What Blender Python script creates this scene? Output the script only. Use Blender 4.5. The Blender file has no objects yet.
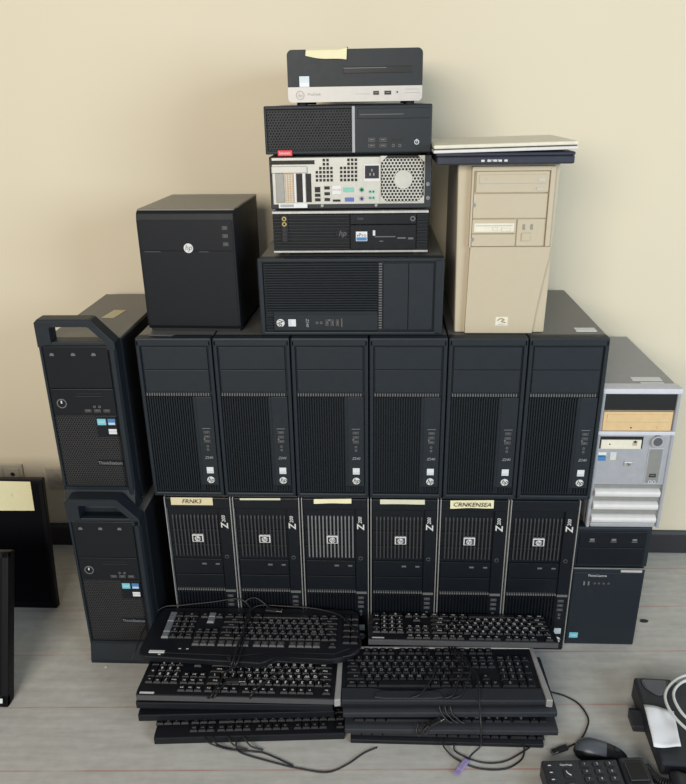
import bpy, bmesh, math, random
from mathutils import Matrix, Vector, Euler
random.seed(7)
S = bpy.context.scene
COL = S.collection
PI = math.pi

# ------------------------------------------------------------------ materials
MATS = {}
def mat(name, rgb, rough=.5, metal=0.0, var=.12, scale=60, bump=0.0, bscale=900, spec=.5, coat=0.0):
    m = bpy.data.materials.new(name); m.use_nodes = True
    nt = m.node_tree; n = nt.nodes; l = nt.links
    p = n['Principled BSDF']
    p.inputs['Metallic'].default_value = metal
    p.inputs['Specular IOR Level'].default_value = spec
    if coat: p.inputs['Coat Weight'].default_value = coat
    tc = n.new('ShaderNodeTexCoord')
    nz = n.new('ShaderNodeTexNoise'); nz.inputs['Scale'].default_value = scale; nz.inputs['Detail'].default_value = 4
    l.new(tc.outputs['Object'], nz.inputs['Vector'])
    mx = n.new('ShaderNodeMix'); mx.data_type = 'RGBA'
    mx.inputs['A'].default_value = (*[c * (1 - var) for c in rgb], 1)
    mx.inputs['B'].default_value = (*[min(1, c * (1 + var)) for c in rgb], 1)
    l.new(nz.outputs['Fac'], mx.inputs['Factor']); l.new(mx.outputs['Result'], p.inputs['Base Color'])
    mr = n.new('ShaderNodeMapRange'); mr.inputs['To Min'].default_value = max(.02, rough - .06); mr.inputs['To Max'].default_value = min(1, rough + .06)
    l.new(nz.outputs['Fac'], mr.inputs['Value']); l.new(mr.outputs['Result'], p.inputs['Roughness'])
    if bump:
        b2 = n.new('ShaderNodeTexNoise'); b2.inputs['Scale'].default_value = bscale
        l.new(tc.outputs['Object'], b2.inputs['Vector'])
        bp = n.new('ShaderNodeBump'); bp.inputs['Strength'].default_value = bump; bp.inputs['Distance'].default_value = .0006
        l.new(b2.outputs['Fac'], bp.inputs['Height']); l.new(bp.outputs['Normal'], p.inputs['Normal'])
    MATS[name] = m
    return m
mat('black_plastic', (.0125, .0180, .0250), .48, bump=.15, spec=.32)
mat('black_rib', (.0095, .0130, .0180), .45, spec=.32)
mat('gloss_black', (.0058, .0080, .0120), .38, spec=.3)
mat('deep_black', (.003, .003, .004), .6)
mat('black_case', (.120, .119, .119), .38, bump=.2)
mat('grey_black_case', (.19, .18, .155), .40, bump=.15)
mat('server_black', (.0085, .0105, .0145), .46, bump=.15, spec=.22)
mat('charcoal', (.024, .027, .034), .5, bump=.15, spec=.35)
mat('key_black', (.0065, .0076, .0105), .42, spec=.35)
mat('key_mid', (.045, .047, .052), .42)
mat('key_grey', (.15, .16, .18), .45)
mat('kb_black', (.0070, .0082, .0115), .42, spec=.35)
mat('kb_edge', (.065, .067, .072), .4)
mat('legend_white', (.62, .62, .62), .5)
mat('legend_dim', (.16, .16, .17), .5)
mat('dusty_grey', (.12, .12, .125), .7)
mat('mesh_grey', (.030, .031, .034), .45)
mat('slat_grey', (.034, .036, .042), .45)
mat('slat_painted_sheen', (.16, .165, .175), .45)
mat('silver', (.52, .52, .52), .35, .55)
mat('silver_plastic', (.50, .48, .47), .42, 0.1)
mat('chrome', (.7, .7, .7), .22, 1.0)
mat('steel', (.50, .50, .47), .42, .25)
mat('steel_dark', (.27, .27, .26), .45, .3)
mat('white_plastic', (.66, .65, .66), .4)
mat('logo_white', (.62, .63, .64), .4)
mat('logo_grey', (.33, .34, .36), .4)
mat('beige', (.50, .435, .325), .45, var=.025)
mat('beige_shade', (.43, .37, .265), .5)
mat('beige_side', (.50, .47, .41), .5, var=.03)
mat('tan_drive', (.66, .47, .25), .5)
mat('cream', (.72, .69, .58), .38)
mat('grey_plastic', (.34, .35, .39), .45)
mat('grey_lid', (.29, .295, .31), .45, bump=.1)
mat('light_grey_rim', (.58, .59, .66), .4)
mat('navy_plastic', (.020, .024, .042), .4)
mat('paper_yellow', (.76, .72, .47), .8, var=.05)
mat('paper_tan', (.66, .58, .38), .8, var=.06)
mat('paper_pale', (.62, .61, .48), .8, var=.06)
mat('paper_white', (.74, .75, .80), .8, var=.03, bump=.6, bscale=60)
mat('ink', (.02, .02, .03), .7)
mat('ink_grey', (.45, .46, .5), .8)
mat('red_tag', (.62, .03, .05), .4)
mat('sticker_blue', (.06, .20, .45), .4)
mat('sticker_cyan', (.16, .50, .62), .35)
mat('sticker_pale', (.52, .60, .68), .4)
mat('sticker_white', (.68, .70, .72), .4)
mat('gold', (.55, .45, .20), .3, .8)
mat('port_green', (.10, .32, .22), .5)
mat('port_blue', (.10, .14, .42), .5)
mat('port_purple', (.30, .24, .46), .45)
mat('port_teal', (.20, .50, .42), .5)
mat('copper', (.42, .32, .22), .5, .3)
mat('cable_black', (.010, .010, .012), .45)
mat('cable_white', (.66, .68, .68), .45)
mat('screen_black', (.0008, .001, .003), .5, spec=.15)
mat('bezel_black', (.003, .003, .005), .5, spec=.2)
mat('phone_black', (.019, .021, .028), .42, bump=.15)
mat('phone_grey', (.085, .092, .115), .45)
mat('lcd', (.42, .48, .40), .3)
mat('mouse_shell', (.075, .085, .105), .3)
mat('socket_plastic', (.56, .51, .42), .4)

def wall_mat():
    m = bpy.data.materials.new('cream_wall_paint'); m.use_nodes = True
    n = m.node_tree.nodes; l = m.node_tree.links; p = n['Principled BSDF']; p.inputs['Roughness'].default_value = .75
    tc = n.new('ShaderNodeTexCoord')
    nz = n.new('ShaderNodeTexNoise'); nz.inputs['Scale'].default_value = 2.2; nz.inputs['Detail'].default_value = 5
    l.new(tc.outputs['Object'], nz.inputs['Vector'])
    mx = n.new('ShaderNodeMix'); mx.data_type = 'RGBA'
    mx.inputs['A'].default_value = (.715, .640, .495, 1); mx.inputs['B'].default_value = (.745, .670, .525, 1)
    l.new(nz.outputs['Fac'], mx.inputs['Factor']); l.new(mx.outputs['Result'], p.inputs['Base Color'])
    b2 = n.new('ShaderNodeTexNoise'); b2.inputs['Scale'].default_value = 90; b2.inputs['Detail'].default_value = 3
    l.new(tc.outputs['Object'], b2.inputs['Vector'])
    bp = n.new('ShaderNodeBump'); bp.inputs['Strength'].default_value = .08; bp.inputs['Distance'].default_value = .002
    l.new(b2.outputs['Fac'], bp.inputs['Height']); l.new(bp.outputs['Normal'], p.inputs['Normal'])
    MATS['wall'] = m
wall_mat()

def floor_mat():
    m = bpy.data.materials.new('grey_streaked_floor_with_red_lines'); m.use_nodes = True
    n = m.node_tree.nodes; l = m.node_tree.links; p = n['Principled BSDF']; p.inputs['Roughness'].default_value = .7
    p.inputs['Specular IOR Level'].default_value = .3
    tc = n.new('ShaderNodeTexCoord')
    mp = n.new('ShaderNodeMapping'); mp.inputs['Rotation'].default_value = (0, 0, -.0377)
    l.new(tc.outputs['Object'], mp.inputs['Vector'])
    st = n.new('ShaderNodeMapping'); st.inputs['Scale'].default_value = (4, 30, 1); l.new(mp.outputs['Vector'], st.inputs['Vector'])
    nz = n.new('ShaderNodeTexNoise'); nz.inputs['Scale'].default_value = 1.6; nz.inputs['Detail'].default_value = 6; nz.inputs['Roughness'].default_value = .62
    l.new(st.outputs['Vector'], nz.inputs['Vector'])
    n2 = n.new('ShaderNodeTexNoise'); n2.inputs['Scale'].default_value = 42; n2.inputs['Detail'].default_value = 4
    l.new(mp.outputs['Vector'], n2.inputs['Vector'])
    ad = n.new('ShaderNodeMath'); ad.operation = 'MULTIPLY_ADD'; ad.inputs[1].default_value = .45
    l.new(n2.outputs['Fac'], ad.inputs[0]); l.new(nz.outputs['Fac'], ad.inputs[2])
    cr = n.new('ShaderNodeValToRGB')
    cr.color_ramp.elements[0].position = .40; cr.color_ramp.elements[0].color = (.37, .362, .342, 1)
    cr.color_ramp.elements[1].position = .98; cr.color_ramp.elements[1].color = (.52, .515, .492, 1)
    l.new(ad.outputs['Value'], cr.inputs['Fac'])
    sx = n.new('ShaderNodeSeparateXYZ'); l.new(mp.outputs['Vector'], sx.inputs['Vector'])
    o = n.new('ShaderNodeMath'); o.operation = 'ADD'; o.inputs[1].default_value = 10 + .063; l.new(sx.outputs['Y'], o.inputs[0])
    md = n.new('ShaderNodeMath'); md.operation = 'MODULO'; md.inputs[1].default_value = .176; l.new(o.outputs['Value'], md.inputs[0])
    lt = n.new('ShaderNodeMath'); lt.operation = 'LESS_THAN'; lt.inputs[1].default_value = .0042; l.new(md.outputs['Value'], lt.inputs[0])
    # worn red: break the line up with noise
    n3 = n.new('ShaderNodeTexNoise'); n3.inputs['Scale'].default_value = 7; l.new(mp.outputs['Vector'], n3.inputs['Vector'])
    mr = n.new('ShaderNodeMapRange'); mr.inputs['From Min'].default_value = .3; mr.inputs['From Max'].default_value = .65; mr.inputs['To Min'].default_value = .15; mr.inputs['To Max'].default_value = .7
    l.new(n3.outputs['Fac'], mr.inputs['Value'])
    mu = n.new('ShaderNodeMath'); mu.operation = 'MULTIPLY'; l.new(lt.outputs['Value'], mu.inputs[0]); l.new(mr.outputs['Result'], mu.inputs[1])
    mx = n.new('ShaderNodeMix'); mx.data_type = 'RGBA'; mx.inputs['B'].default_value = (.44, .18, .17, 1)
    l.new(mu.outputs['Value'], mx.inputs['Factor']); l.new(cr.outputs['Color'], mx.inputs['A'])
    l.new(mx.outputs['Result'], p.inputs['Base Color'])
    MATS['floor'] = m
floor_mat()

# ------------------------------------------------------------------ mesh builder
GL = {}
def glyph(s, size, shear=0, bold=0):
    k = (s, round(size, 5), shear, bold)
    if k in GL: return GL[k]
    c = bpy.data.curves.new('t', 'FONT'); c.body = s; c.size = size; c.align_x = 'CENTER'; c.align_y = 'CENTER'
    c.shear = shear; c.extrude = .0002; c.resolution_u = 2; c.offset = bold
    o = bpy.data.objects.new('t', c); COL.objects.link(o)
    bpy.context.view_layer.update()
    me = bpy.data.meshes.new_from_object(o.evaluated_get(bpy.context.evaluated_depsgraph_get()))
    bpy.data.objects.remove(o); bpy.data.curves.remove(c)
    GL[k] = me
    return me
FRONT = Matrix.Rotation(PI/2, 4, 'X')                       # text standing up, facing -Y
UPWARD = FRONT @ Matrix.Rotation(PI/2, 4, 'Z')              # reads bottom to top
FLAT = Matrix.Identity(4)

def spline(pts, n=8):
    P = [Vector(p) for p in pts]
    if len(P) < 3: return P
    out = []
    for i in range(len(P) - 1):
        a = P[max(i-1, 0)]; b = P[i]; c = P[i+1]; d = P[min(i+2, len(P)-1)]
        for k in range(n):
            t = k / n
            out.append(.5*((2*b) + (c-a)*t + (2*a-5*b+4*c-d)*t*t + (3*b-a-3*c+d)*t**3))
    out.append(P[-1]); return out

class MB:
    def __init__(s, m): s.bm = bmesh.new(); s.mats = [m]
    def mi(s, m):
        if m is None: return 0
        if m not in s.mats: s.mats.append(m)
        return s.mats.index(m)
    def _fin(s, faces, m, smooth=False):
        i = s.mi(m)
        for f in faces: f.material_index = i; f.smooth = smooth
    def box(s, x0, x1, y0, y1, z0, z1, bev=0, m=None, seg=2, M=None):
        r = bmesh.ops.create_cube(s.bm, size=1)
        vs = r['verts']
        for v in vs: v.co = Vector(((x0+x1)/2 + v.co.x*(x1-x0), (y0+y1)/2 + v.co.y*(y1-y0), (z0+z1)/2 + v.co.z*(z1-z0)))
        fs = set(f for v in vs for f in v.link_faces)
        if bev:
            es = list(set(e for v in vs for e in v.link_edges))
            b = bmesh.ops.bevel(s.bm, geom=es, offset=bev, segments=seg, affect='EDGES', profile=.5)
            fs = set(f for f in fs if f.is_valid) | set(b['faces'])
            vs = list(set(v for f in fs for v in f.verts))
        if M is not None:
            for v in vs: v.co = M @ v.co
        s._fin(fs, m); return s
    def prism(s, poly, a0, a1, axis='x', bev=0, m=None, seg=2, M=None, bevel_all=True):
        # poly in the plane perpendicular to axis: x->(y,z)  y->(x,z)  z->(x,y)
        def mk(p, a):
            return {'x': (a, p[0], p[1]), 'y': (p[0], a, p[1]), 'z': (p[0], p[1], a)}[axis]
        A = [s.bm.verts.new(mk(p, a0)) for p in poly]; B = [s.bm.verts.new(mk(p, a1)) for p in poly]
        n = len(poly); fs = [s.bm.faces.new(A), s.bm.faces.new(B[::-1])]
        for i in range(n): fs.append(s.bm.faces.new((A[(i+1) % n], A[i], B[i], B[(i+1) % n])))
        vs = A + B
        if bev:
            es = list(set(e for f in fs for e in f.edges))
            b = bmesh.ops.bevel(s.bm, geom=es, offset=bev, segments=seg, affect='EDGES', profile=.5)
            fs = list(set(f for f in fs if f.is_valid) | set(b['faces']))
            vs = list(set(v for f in fs for v in f.verts))
        bmesh.ops.recalc_face_normals(s.bm, faces=fs)
        if M is not None:
            for v in vs: v.co = M @ v.co
        s._fin(fs, m); return s
    def quad(s, pts, m=None):
        f = s.bm.faces.new([s.bm.verts.new(p) for p in pts]); s._fin([f], m); return s
    def cyl(s, c, r, h, axis='y', m=None, n=24, r2=None):
        g = bmesh.ops.create_cone(s.bm, cap_ends=True, segments=n, radius1=r, radius2=r if r2 is None else r2, depth=h)
        R = {'z': Matrix.Identity(4), 'y': Matrix.Rotation(PI/2, 4, 'X'), 'x': Matrix.Rotation(PI/2, 4, 'Y')}[axis]
        for v in g['verts']: v.co = R @ v.co + Vector(c)
        s._fin(set(f for v in g['verts'] for f in v.link_faces), m)
        return s
    def ring(s, c, ro, ri, y0, y1, m=None, n=28):
        # a flat ring facing -Y, from y0 (front) to y1
        L = []
        for (r, y) in ((ro, y1), (ro, y0), (ri, y0), (ri, y1)):
            L.append([s.bm.verts.new((c[0]+r*math.cos(2*PI*k/n), y, c[1]+r*math.sin(2*PI*k/n))) for k in range(n)])
        fs = []
        for a, b in zip(L, L[1:]):
            for k in range(n): fs.append(s.bm.faces.new((a[k], a[(k+1) % n], b[(k+1) % n], b[k])))
        s._fin(fs, m); return s
    def tube(s, pts, r, m=None, n=8, smooth=8, closed=False):
        P = spline(pts, smooth); rings = []
        up = Vector((0, 0, 1)); prev = None
        for i, p in enumerate(P):
            t = (P[min(i+1, len(P)-1)] - P[max(i-1, 0)])
            if t.length < 1e-9: t = Vector((1, 0, 0))
            t.normalize()
            if prev is None:
                a = t.cross(up)
                if a.length < 1e-3: a = t.cross(Vector((1, 0, 0)))
            else:
                a = prev - t*prev.dot(t)
            a.normalize(); prev = a; b = t.cross(a)
            rings.append([s.bm.verts.new(p + a*r*math.cos(2*PI*k/n) + b*r*math.sin(2*PI*k/n)) for k in range(n)])
        fs = []
        for A, B in zip(rings, rings[1:]):
            for k in range(n): fs.append(s.bm.faces.new((A[k], A[(k+1) % n], B[(k+1) % n], B[k])))
        fs.append(s.bm.faces.new(rings[0][::-1])); fs.append(s.bm.faces.new(rings[-1]))
        s._fin(fs, m, True); return s
    def text(s, body, size, loc, R=FRONT, m='legend_white', shear=0, bold=0, sx=1):
        me = glyph(body, size, shear, bold).copy()
        me.transform(Matrix.Translation(loc) @ R @ Matrix.Diagonal((sx, 1, 1, 1)))
        i = s.mi(m)
        for p in me.polygons: p.material_index = i
        s.bm.from_mesh(me); bpy.data.meshes.remove(me); return s
    def hexes(s, x0, x1, z0, z1, y, R, wall, m=None, depth=.0015, mask=None):
        dx = R*math.sqrt(3); dz = R*1.5; row = 0; z = z0 + R
        while z <= z1 - R*.9:
            x = x0 + dx/2 + (dx/2 if row % 2 else 0)
            while x <= x1 - dx/2 + 1e-6:
                if mask is None or mask(x, z):
                    o = []; i = []; b = []
                    for k in range(6):
                        a = PI/6 + k*PI/3; c, q = math.cos(a), math.sin(a)
                        o.append(s.bm.verts.new((x+R*c, y, z+R*q))); i.append(s.bm.verts.new((x+(R-wall)*c, y, z+(R-wall)*q)))
                        b.append(s.bm.verts.new((x+(R-wall)*c, y+depth, z+(R-wall)*q)))
                    fs = []
                    for k in range(6):
                        j = (k+1) % 6
                        fs.append(s.bm.faces.new((o[k], i[k], i[j], o[j]))); fs.append(s.bm.faces.new((i[k], b[k], b[j], i[j])))
                    s._fin(fs, m)
                x += dx
            z += dz; row += 1
        return s
    def build(s, name, parent=None, label=None):
        me = bpy.data.meshes.new(name); s.bm.to_mesh(me); s.bm.free()
        for m in s.mats: me.materials.append(MATS[m])
        o = bpy.data.objects.new(name, me); COL.objects.link(o)
        if parent is not None: o.parent = parent
        if label: o['label'] = label
        return o

def thing(name, label, cat, loc=(0, 0, 0), rot=(0, 0, 0), group=None):
    o = bpy.data.objects.new(name, None); COL.objects.link(o); o.empty_display_size = .05
    o.location = loc; o.rotation_euler = rot; o['label'] = label; o['category'] = cat
    if group: o['group'] = group
    return o
def copy_tree(o, parent=None):
    c = o.copy(); COL.objects.link(c)
    if parent is not None: c.parent = parent
    for ch in list(o.children): copy_tree(ch, c)
    return c
def part(parent, name, m, *boxes, bev=0, label=None):
    if name in ('foot', 'silver_edge'):                      # every foot a part of its own
        for b in boxes: MB(m).box(*b, bev=bev).build(name, parent)
        return
    mb = MB(m)
    for b in boxes: mb.box(*b, bev=bev)
    return mb.build(name, parent, label)
def local(root, p):
    M = Matrix.Translation(root.location) @ root.rotation_euler.to_matrix().to_4x4()
    return M.inverted() @ Vector(p)

# ------------------------------------------------------------------ the room
WY = .452
o = MB('floor').box(-3.2, 3.2, -3.6, WY+.02, -.04, 0).build('floor'); o['kind'] = 'structure'
o = MB('wall').box(-3.2, 3.2, WY, WY+.12, 0, 2.9).build('wall_back'); o['kind'] = 'structure'
mb = MB('navy_plastic'); MATS['base_black'] = mat('base_black', (.026, .026, .032), .5)
mb = MB('base_black').prism([(WY-.014, 0), (WY, 0), (WY, .074), (WY-.008, .074), (WY-.014, .066)], -3.2, 3.2, 'x')
o = mb.build('baseboard_back'); o['kind'] = 'structure'

# a chip of dirt on the floor by the right towers
mb = MB('ink'); mb.prism([(-.012, -.004), (-.004, -.0075), (.008, -.006), (.013, .001), (.006, .006), (-.007, .006)], 0, .0012, 'z')
o = mb.build('floor_debris'); o.location = (.742, .115, 0); o['label'] = 'small dark crumb lying on the floor right of the black tower'; o['category'] = 'debris'
mb = MB('paper_yellow'); mb.prism([(-.0025, -.002), (.0025, -.002), (.002, .002), (-.002, .0025)], 0, .0015, 'z')
o = mb.build('paper_scrap'); o.location = (-.667, -.098, 0); o['label'] = 'tiny pale paper speck on the floor in front of the lower left tower'; o['category'] = 'debris'

# wall outlets
def outlet(name, label, x0, x1, z0, z1, kind):
    t = thing(name, label, 'wall outlet', ((x0+x1)/2, WY, (z0+z1)/2))
    w = (x1-x0)/2; h = (z1-z0)/2
    part(t, 'cover_plate', 'socket_plastic', (-w, w, -.009, -.0002, -h, h), bev=.003)
    if kind == 'socket':
        for k in (-1, 1):
            mb = MB('socket_plastic').box(k*w*.45-.022, k*w*.45+.022, -.011, -.008, -.022, .022, bev=.002)
            mb.cyl((k*w*.45, -.011, 0), .007, .001, m='ink'); mb.build('socket_face', t)
    else:
        mb = MB('socket_plastic')
        for r in (.021, .014, .007): mb.ring((0, 0), r, r-.003, -.0115, -.008)
        mb.build('round_cap', t)
outlet('wall_socket', 'cream double wall socket behind the leaning monitor with yellow note', -1.20, -1.085, .222, .288, 'socket')
outlet('wall_cover_plate', 'square cream wall plate with round cap beside upper left tower', -1.012, -.925, .203, .278, 'plate')

# ------------------------------------------------------------------ shared details
def hp_logo(parent, x, z, r, y=0, name='logo_badge', m='logo_white'):
    mb = MB(m); mb.cyl((x, y-.0006, z), r, .0012, 'y', n=28)
    mb.text('hp', r*1.75, (x, y-.0014, z+r*.06), m='ink', shear=.3, bold=r*.012)
    return mb.build(name, parent)
def sticker(parent, x, z, w, h, y, m, m2=None, txt=None, name='sticker', tm='ink'):
    mb = MB(m); mb.box(x-w/2, x+w/2, y-.0005, y+.0002, z-h/2, z+h/2)
    if m2: mb.box(x-w/2+.001, x+w/2-.001, y-.0007, y, z-h/2+.001, z-h*.1, m=m2)
    if txt: mb.text(txt, h*.55, (x, y-.0007, z+(h*.12 if m2 else 0)), m=tm)
    return mb.build(name, parent)
def usb(parent, x, z, y, w=.012, h=.005, name='usb_port'):
    mb = MB('deep_black'); mb.box(x-w/2, x+w/2, y-.0004, y+.0004, z-h/2, z+h/2)
    a = .0009
    for b in ((x-w/2-a, x+w/2+a, z+h/2, z+h/2+a), (x-w/2-a, x+w/2+a, z-h/2-a, z-h/2), (x-w/2-a, x-w/2, z-h/2, z+h/2), (x+w/2, x+w/2+a, z-h/2, z+h/2)):
        mb.box(b[0], b[1], y-.0009, y, b[2], b[3], m='dusty_grey')
    mb.box(x-w*.35, x+w*.35, y-.0007, y, z-h*.12, z+h*.2, m='legend_dim')
    return mb.build(name, parent)
def jack(parent, x, z, y, r=.0035, m='dusty_grey', name='audio_jack'):
    mb = MB(m); mb.ring((x, z), r, r*.55, y-.001, y); mb.cyl((x, y-.0001, z), r*.56, .0006, m='deep_black', n=14)
    return mb.build(name, parent)
def feet(parent, w, d, h=.006, y0=.03):
    for sx in (-1, 1):
        for yy in (y0, d-.03):
            mb = MB('deep_black'); mb.cyl((sx*(w/2-.025), yy, h/2), .011, h, 'z', n=18); mb.build('foot', parent)

# ------------------------------------------------------------------ ribbed tower (upper row)
def ribbed_tower():
    W, H, D = .1712, .3995, .424; w = W/2
    t = thing('tower_computer', '', 'computer')
    mb = MB('black_case'); mb.box(-w+.001, w-.001, .026, D, .004, H-.001, bev=.0015)
    for zz in range(12): mb.box(-w+.0004, -w+.002, .12+zz*.018, .13+zz*.018, .05, .16, m='deep_black')
    mb.build('case', t)
    part(t, 'foot', 'deep_black', (-w+.01, w-.01, .05, D-.03, 0, .0045))
    mb = MB('black_plastic')                                       # bezel with raised rim round the front
    mb.box(-w, w, .008, .03, .0, H, bev=.004)
    mb.box(-w, w, 0, .012, H-.020, H, bev=.0035); mb.box(-w, w, 0, .012, 0, .011, bev=.003)
    mb.box(-w, -w+.009, 0, .012, .004, H-.004, bev=.003); mb.box(w-.009, w, 0, .012, .004, H-.004, bev=.003)
    mb.build('front_bezel', t)
    for z0, z1 in ((.3245, .377), (.270, .3235)):
        part(t, 'drive_bay_cover', 'black_plastic', (-w+.012, w-.012, .004, .012, z0, z1), bev=.0012)
    mb = MB('dusty_grey')                                          # row of short vent teeth under the bays
    n = 26
    for k in range(n):
        x = -w+.0115+k*(W-.024)/n
        mb.box(x, x+.0026, .0032, .010, .2605, .2675)
    mb.build('vent_strip', t)
    mb = MB('black_rib'); mb.box(-w+.009, w-.009, .0082, .010, .011, .2685, m='deep_black')
    n = 21
    for k in range(n):
        x = -w+.0105+k*(.1165/n); mb.box(x, x+.0036, .0022, .009, .014, .259, bev=.0008, seg=1)
    for k in range(7):
        x = .0325+k*.0062; mb.box(x, x+.0036, .0028, .009, .014, .0285, bev=.0008, seg=1)
    mb.build('grille', t)
    part(t, 'port_panel', 'black_plastic', (.0325, w-.0105, .0025, .010, .0295, .2585), bev=.001)
    y = .0022
    for k in range(3): usb(t, .0565, .170-k*.0115, y, .012, .0045)
    for k in range(2): jack(t, .0565, .134-k*.009, y, .0030)
    mb = MB('dusty_grey'); mb.box(.047, .066, y-.0006, y+.0005, .1785, .1805); mb.cyl((.0505, y-.0003, .1525), .0022, .001); mb.build('power_button', t)
    mb = MB('legend_white'); mb.text('Z240', .0088, (.0565, y-.0003, .1035), m='logo_grey', shear=.25); mb.build('name_mark', t)
    sticker(t, .0567, .0700, .0160, .0165, y, 'sticker_white', 'sticker_pale', name='sticker')
    hp_logo(t, .0567, .0445, .0088, y)
    return t
H1 = .4415
SP2 = .1738
proto = ribbed_tower()
up_lab = ['black ribbed-front tower at the left end of the upper row, under the small cube server',
          'black ribbed-front tower second from left in the upper row, right beside the left end one',
          'black ribbed-front tower third from left in the upper row, under the sideways tower left half',
          'black ribbed-front tower fourth from left in the upper row, under the sideways tower right half',
          'black ribbed-front tower fifth from left in the upper row, under the beige tower',
          'black ribbed-front tower at the right end of the upper row, grey top exposed']
ups = []
for i in range(6):
    t = proto if i == 0 else copy_tree(proto)
    t.location = ((i-2.5)*SP2 - .0005, .0, H1); t.rotation_euler = (0, 0, 0)
    t['label'] = up_lab[i]; t['group'] = 'ribbed black towers in the upper row'
    ups.append(t)
side = copy_tree(proto)
side['label'] = 'black ribbed-front tower lying on its side, at the base of the centre stack'; side['group'] = 'ribbed black towers'
side.location = (-.2395, .018, H1 + .3995 + .0858); side.rotation_euler = (0, PI/2, 0)
if 'group' in side.keys(): del side['group']
mb = MB('sticker_white'); mb.box(.025, .07, .05, .075, .3985, .3999); mb.build('asset_tag', ups[5], 'torn white tag on top')
mb = MB('dusty_grey'); mb.prism([(-.06, .020), (-.005, .016), (.0, .028), (-.03, .031), (-.058, .027)], .3985, .4003, 'z'); mb.build('tape_scrap', ups[0], 'crumpled clear tape on top front edge')

# ------------------------------------------------------------------ slatted tower (lower row)
def slat_tower():
    W, H, D = .1636, H1, .424; w = W/2
    t = thing('tower_computer', '', 'computer')
    part(t, 'case', 'black_case', (-w+.001, w-.001, .03, D, .004, H-.0005), bev=.0015)
    part(t, 'foot', 'deep_black', (-w+.01, w-.01, .05, D-.03, 0, .0045))
    part(t, 'front_bezel', 'gloss_black', (-w+.004, w-.004, .008, .032, 0, H), (-w+.004, w-.004, .0, .014, H-.032, H-.002), (-w+.004, w-.004, 0, .014, .0, .014), (.049, w-.004, .001, .014, .008, H-.006), bev=.002)
    for sx in (-1, 1):
        mb = MB('silver'); mb.box(sx*(w-.0020)-.0011, sx*(w-.0020)+.0011, -.002, .03, .002, H, bev=.0008); mb.build('side_trim', t)
    # slatted grille: bars with two cross bars on dark backing
    mb = MB('slat_grey'); mb.box(-w+.006, .048, .0085, .0100, .268, .402, m='deep_black')
    n = 13
    for k in range(n):
        x = -w+.0145+k*.0090
        mb.prism([(.0025, .272), (.008, .272), (.008, .389), (.0045, .389), (.0025, .381)], x, x+.0032, 'x')
    for z in (.302, .344): mb.box(-w+.008, .047, .0045, .0088, z, z+.0035, m='deep_black')
    mb.build('grille', t)
    mb = MB('logo_white'); mb.box(-.022, .006, -.0005, .006, .3140, .3350, bev=.0012)
    mb.box(-.019, .003, -.0010, .001, .3165, .3325, m='ink'); mb.cyl((-.008, -.0011, .3245), .0072, .0008, m='logo_white')
    mb.text('hp', .0125, (-.008, -.0017, .3250), m='ink', shear=.3); mb.build('logo_badge', t)
    mb = MB('legend_white'); mb.text('Z', .024, (.0625, .0006, .3610), UPWARD, shear=.15, bold=.0005); mb.text('200', .0125, (.0605, .0006, .3810), UPWARD, shear=.15, bold=.0001)
    mb.build('name_mark', t)
    mb = MB('dusty_grey'); mb.cyl((.061, .0005, .272), .0042, .002, m='gloss_black'); mb.ring((.061, .272), .0048, .004, -.0006, .001); mb.build('power_button', t)
    mb = MB('gloss_black'); mb.box(-w+.0075, .048, .003, .010, .218, .262, bev=.001); mb.box(-w+.0075, .048, .003, .010, .176, .216, bev=.001)
    mb.box(-.004, .007, .0022, .0035, .246, .2505, m='dusty_grey'); mb.box(.030, .040, .0022, .0035, .246, .250, m='dusty_grey')
    mb.build('drive_bay_cover', t)
    mb = MB('dusty_grey')
    for k in range(22): mb.box(-w+.008+k*.0059, -w+.0115+k*.0059, .002, .010, .167, .1720)
    mb.box(.050, w-.006, .0, .002, .1655, .172)
    mb.build('vent_strip', t)
    mb = MB('gloss_black'); mb.box(-w+.006, .048, .0085, .0100, .015, .165, m='deep_black')
    for k in range(16): mb.box(-w+.0085+k*.0079, -w+.0128+k*.0079, .002, .0088, .018, .163, bev=.001, seg=1)
    mb.build('lower_grille', t)
    for k in range(3): usb(t, .061, .153-k*.0135, .001, .012, .0045)
    for k in range(2): jack(t, .061, .111-k*.010, .001, .0033)
    sticker(t, .0615, .060, .017, .017, .001, 'sticker_white', 'sticker_pale')
    hp_logo(t, .0615, .032, .0095, .001)
    return t
SP1 = .1665
proto1 = slat_tower()
low_lab = ['black slatted-front tower labelled FRNK3, left end of the lower row',
           'black slatted-front tower with thin white paper edge, second from left in lower row',
           'black slatted-front tower with bright slats, third from left in lower row',
           'black slatted-front tower with narrow level paper label, fourth from left in lower row',
           'black slatted-front tower with curled yellow label, fifth from left in lower row',
           'black slatted-front tower without paper label, right end of lower row']
lows = []
for i in range(6):
    t = proto1 if i == 0 else copy_tree(proto1)
    t.location = ((i-2.5)*SP1 + .0005, -.004, 0); t['label'] = low_lab[i]; t['group'] = 'slatted black towers in the lower row'
    lows.append(t)
for ch in lows[2].children:                                    # third one: glossy reflection put into a lighter slat colour
    if ch.name.startswith('grille'): ch.data = ch.data.copy(); ch.data.materials[0] = MATS['slat_painted_sheen']
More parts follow.
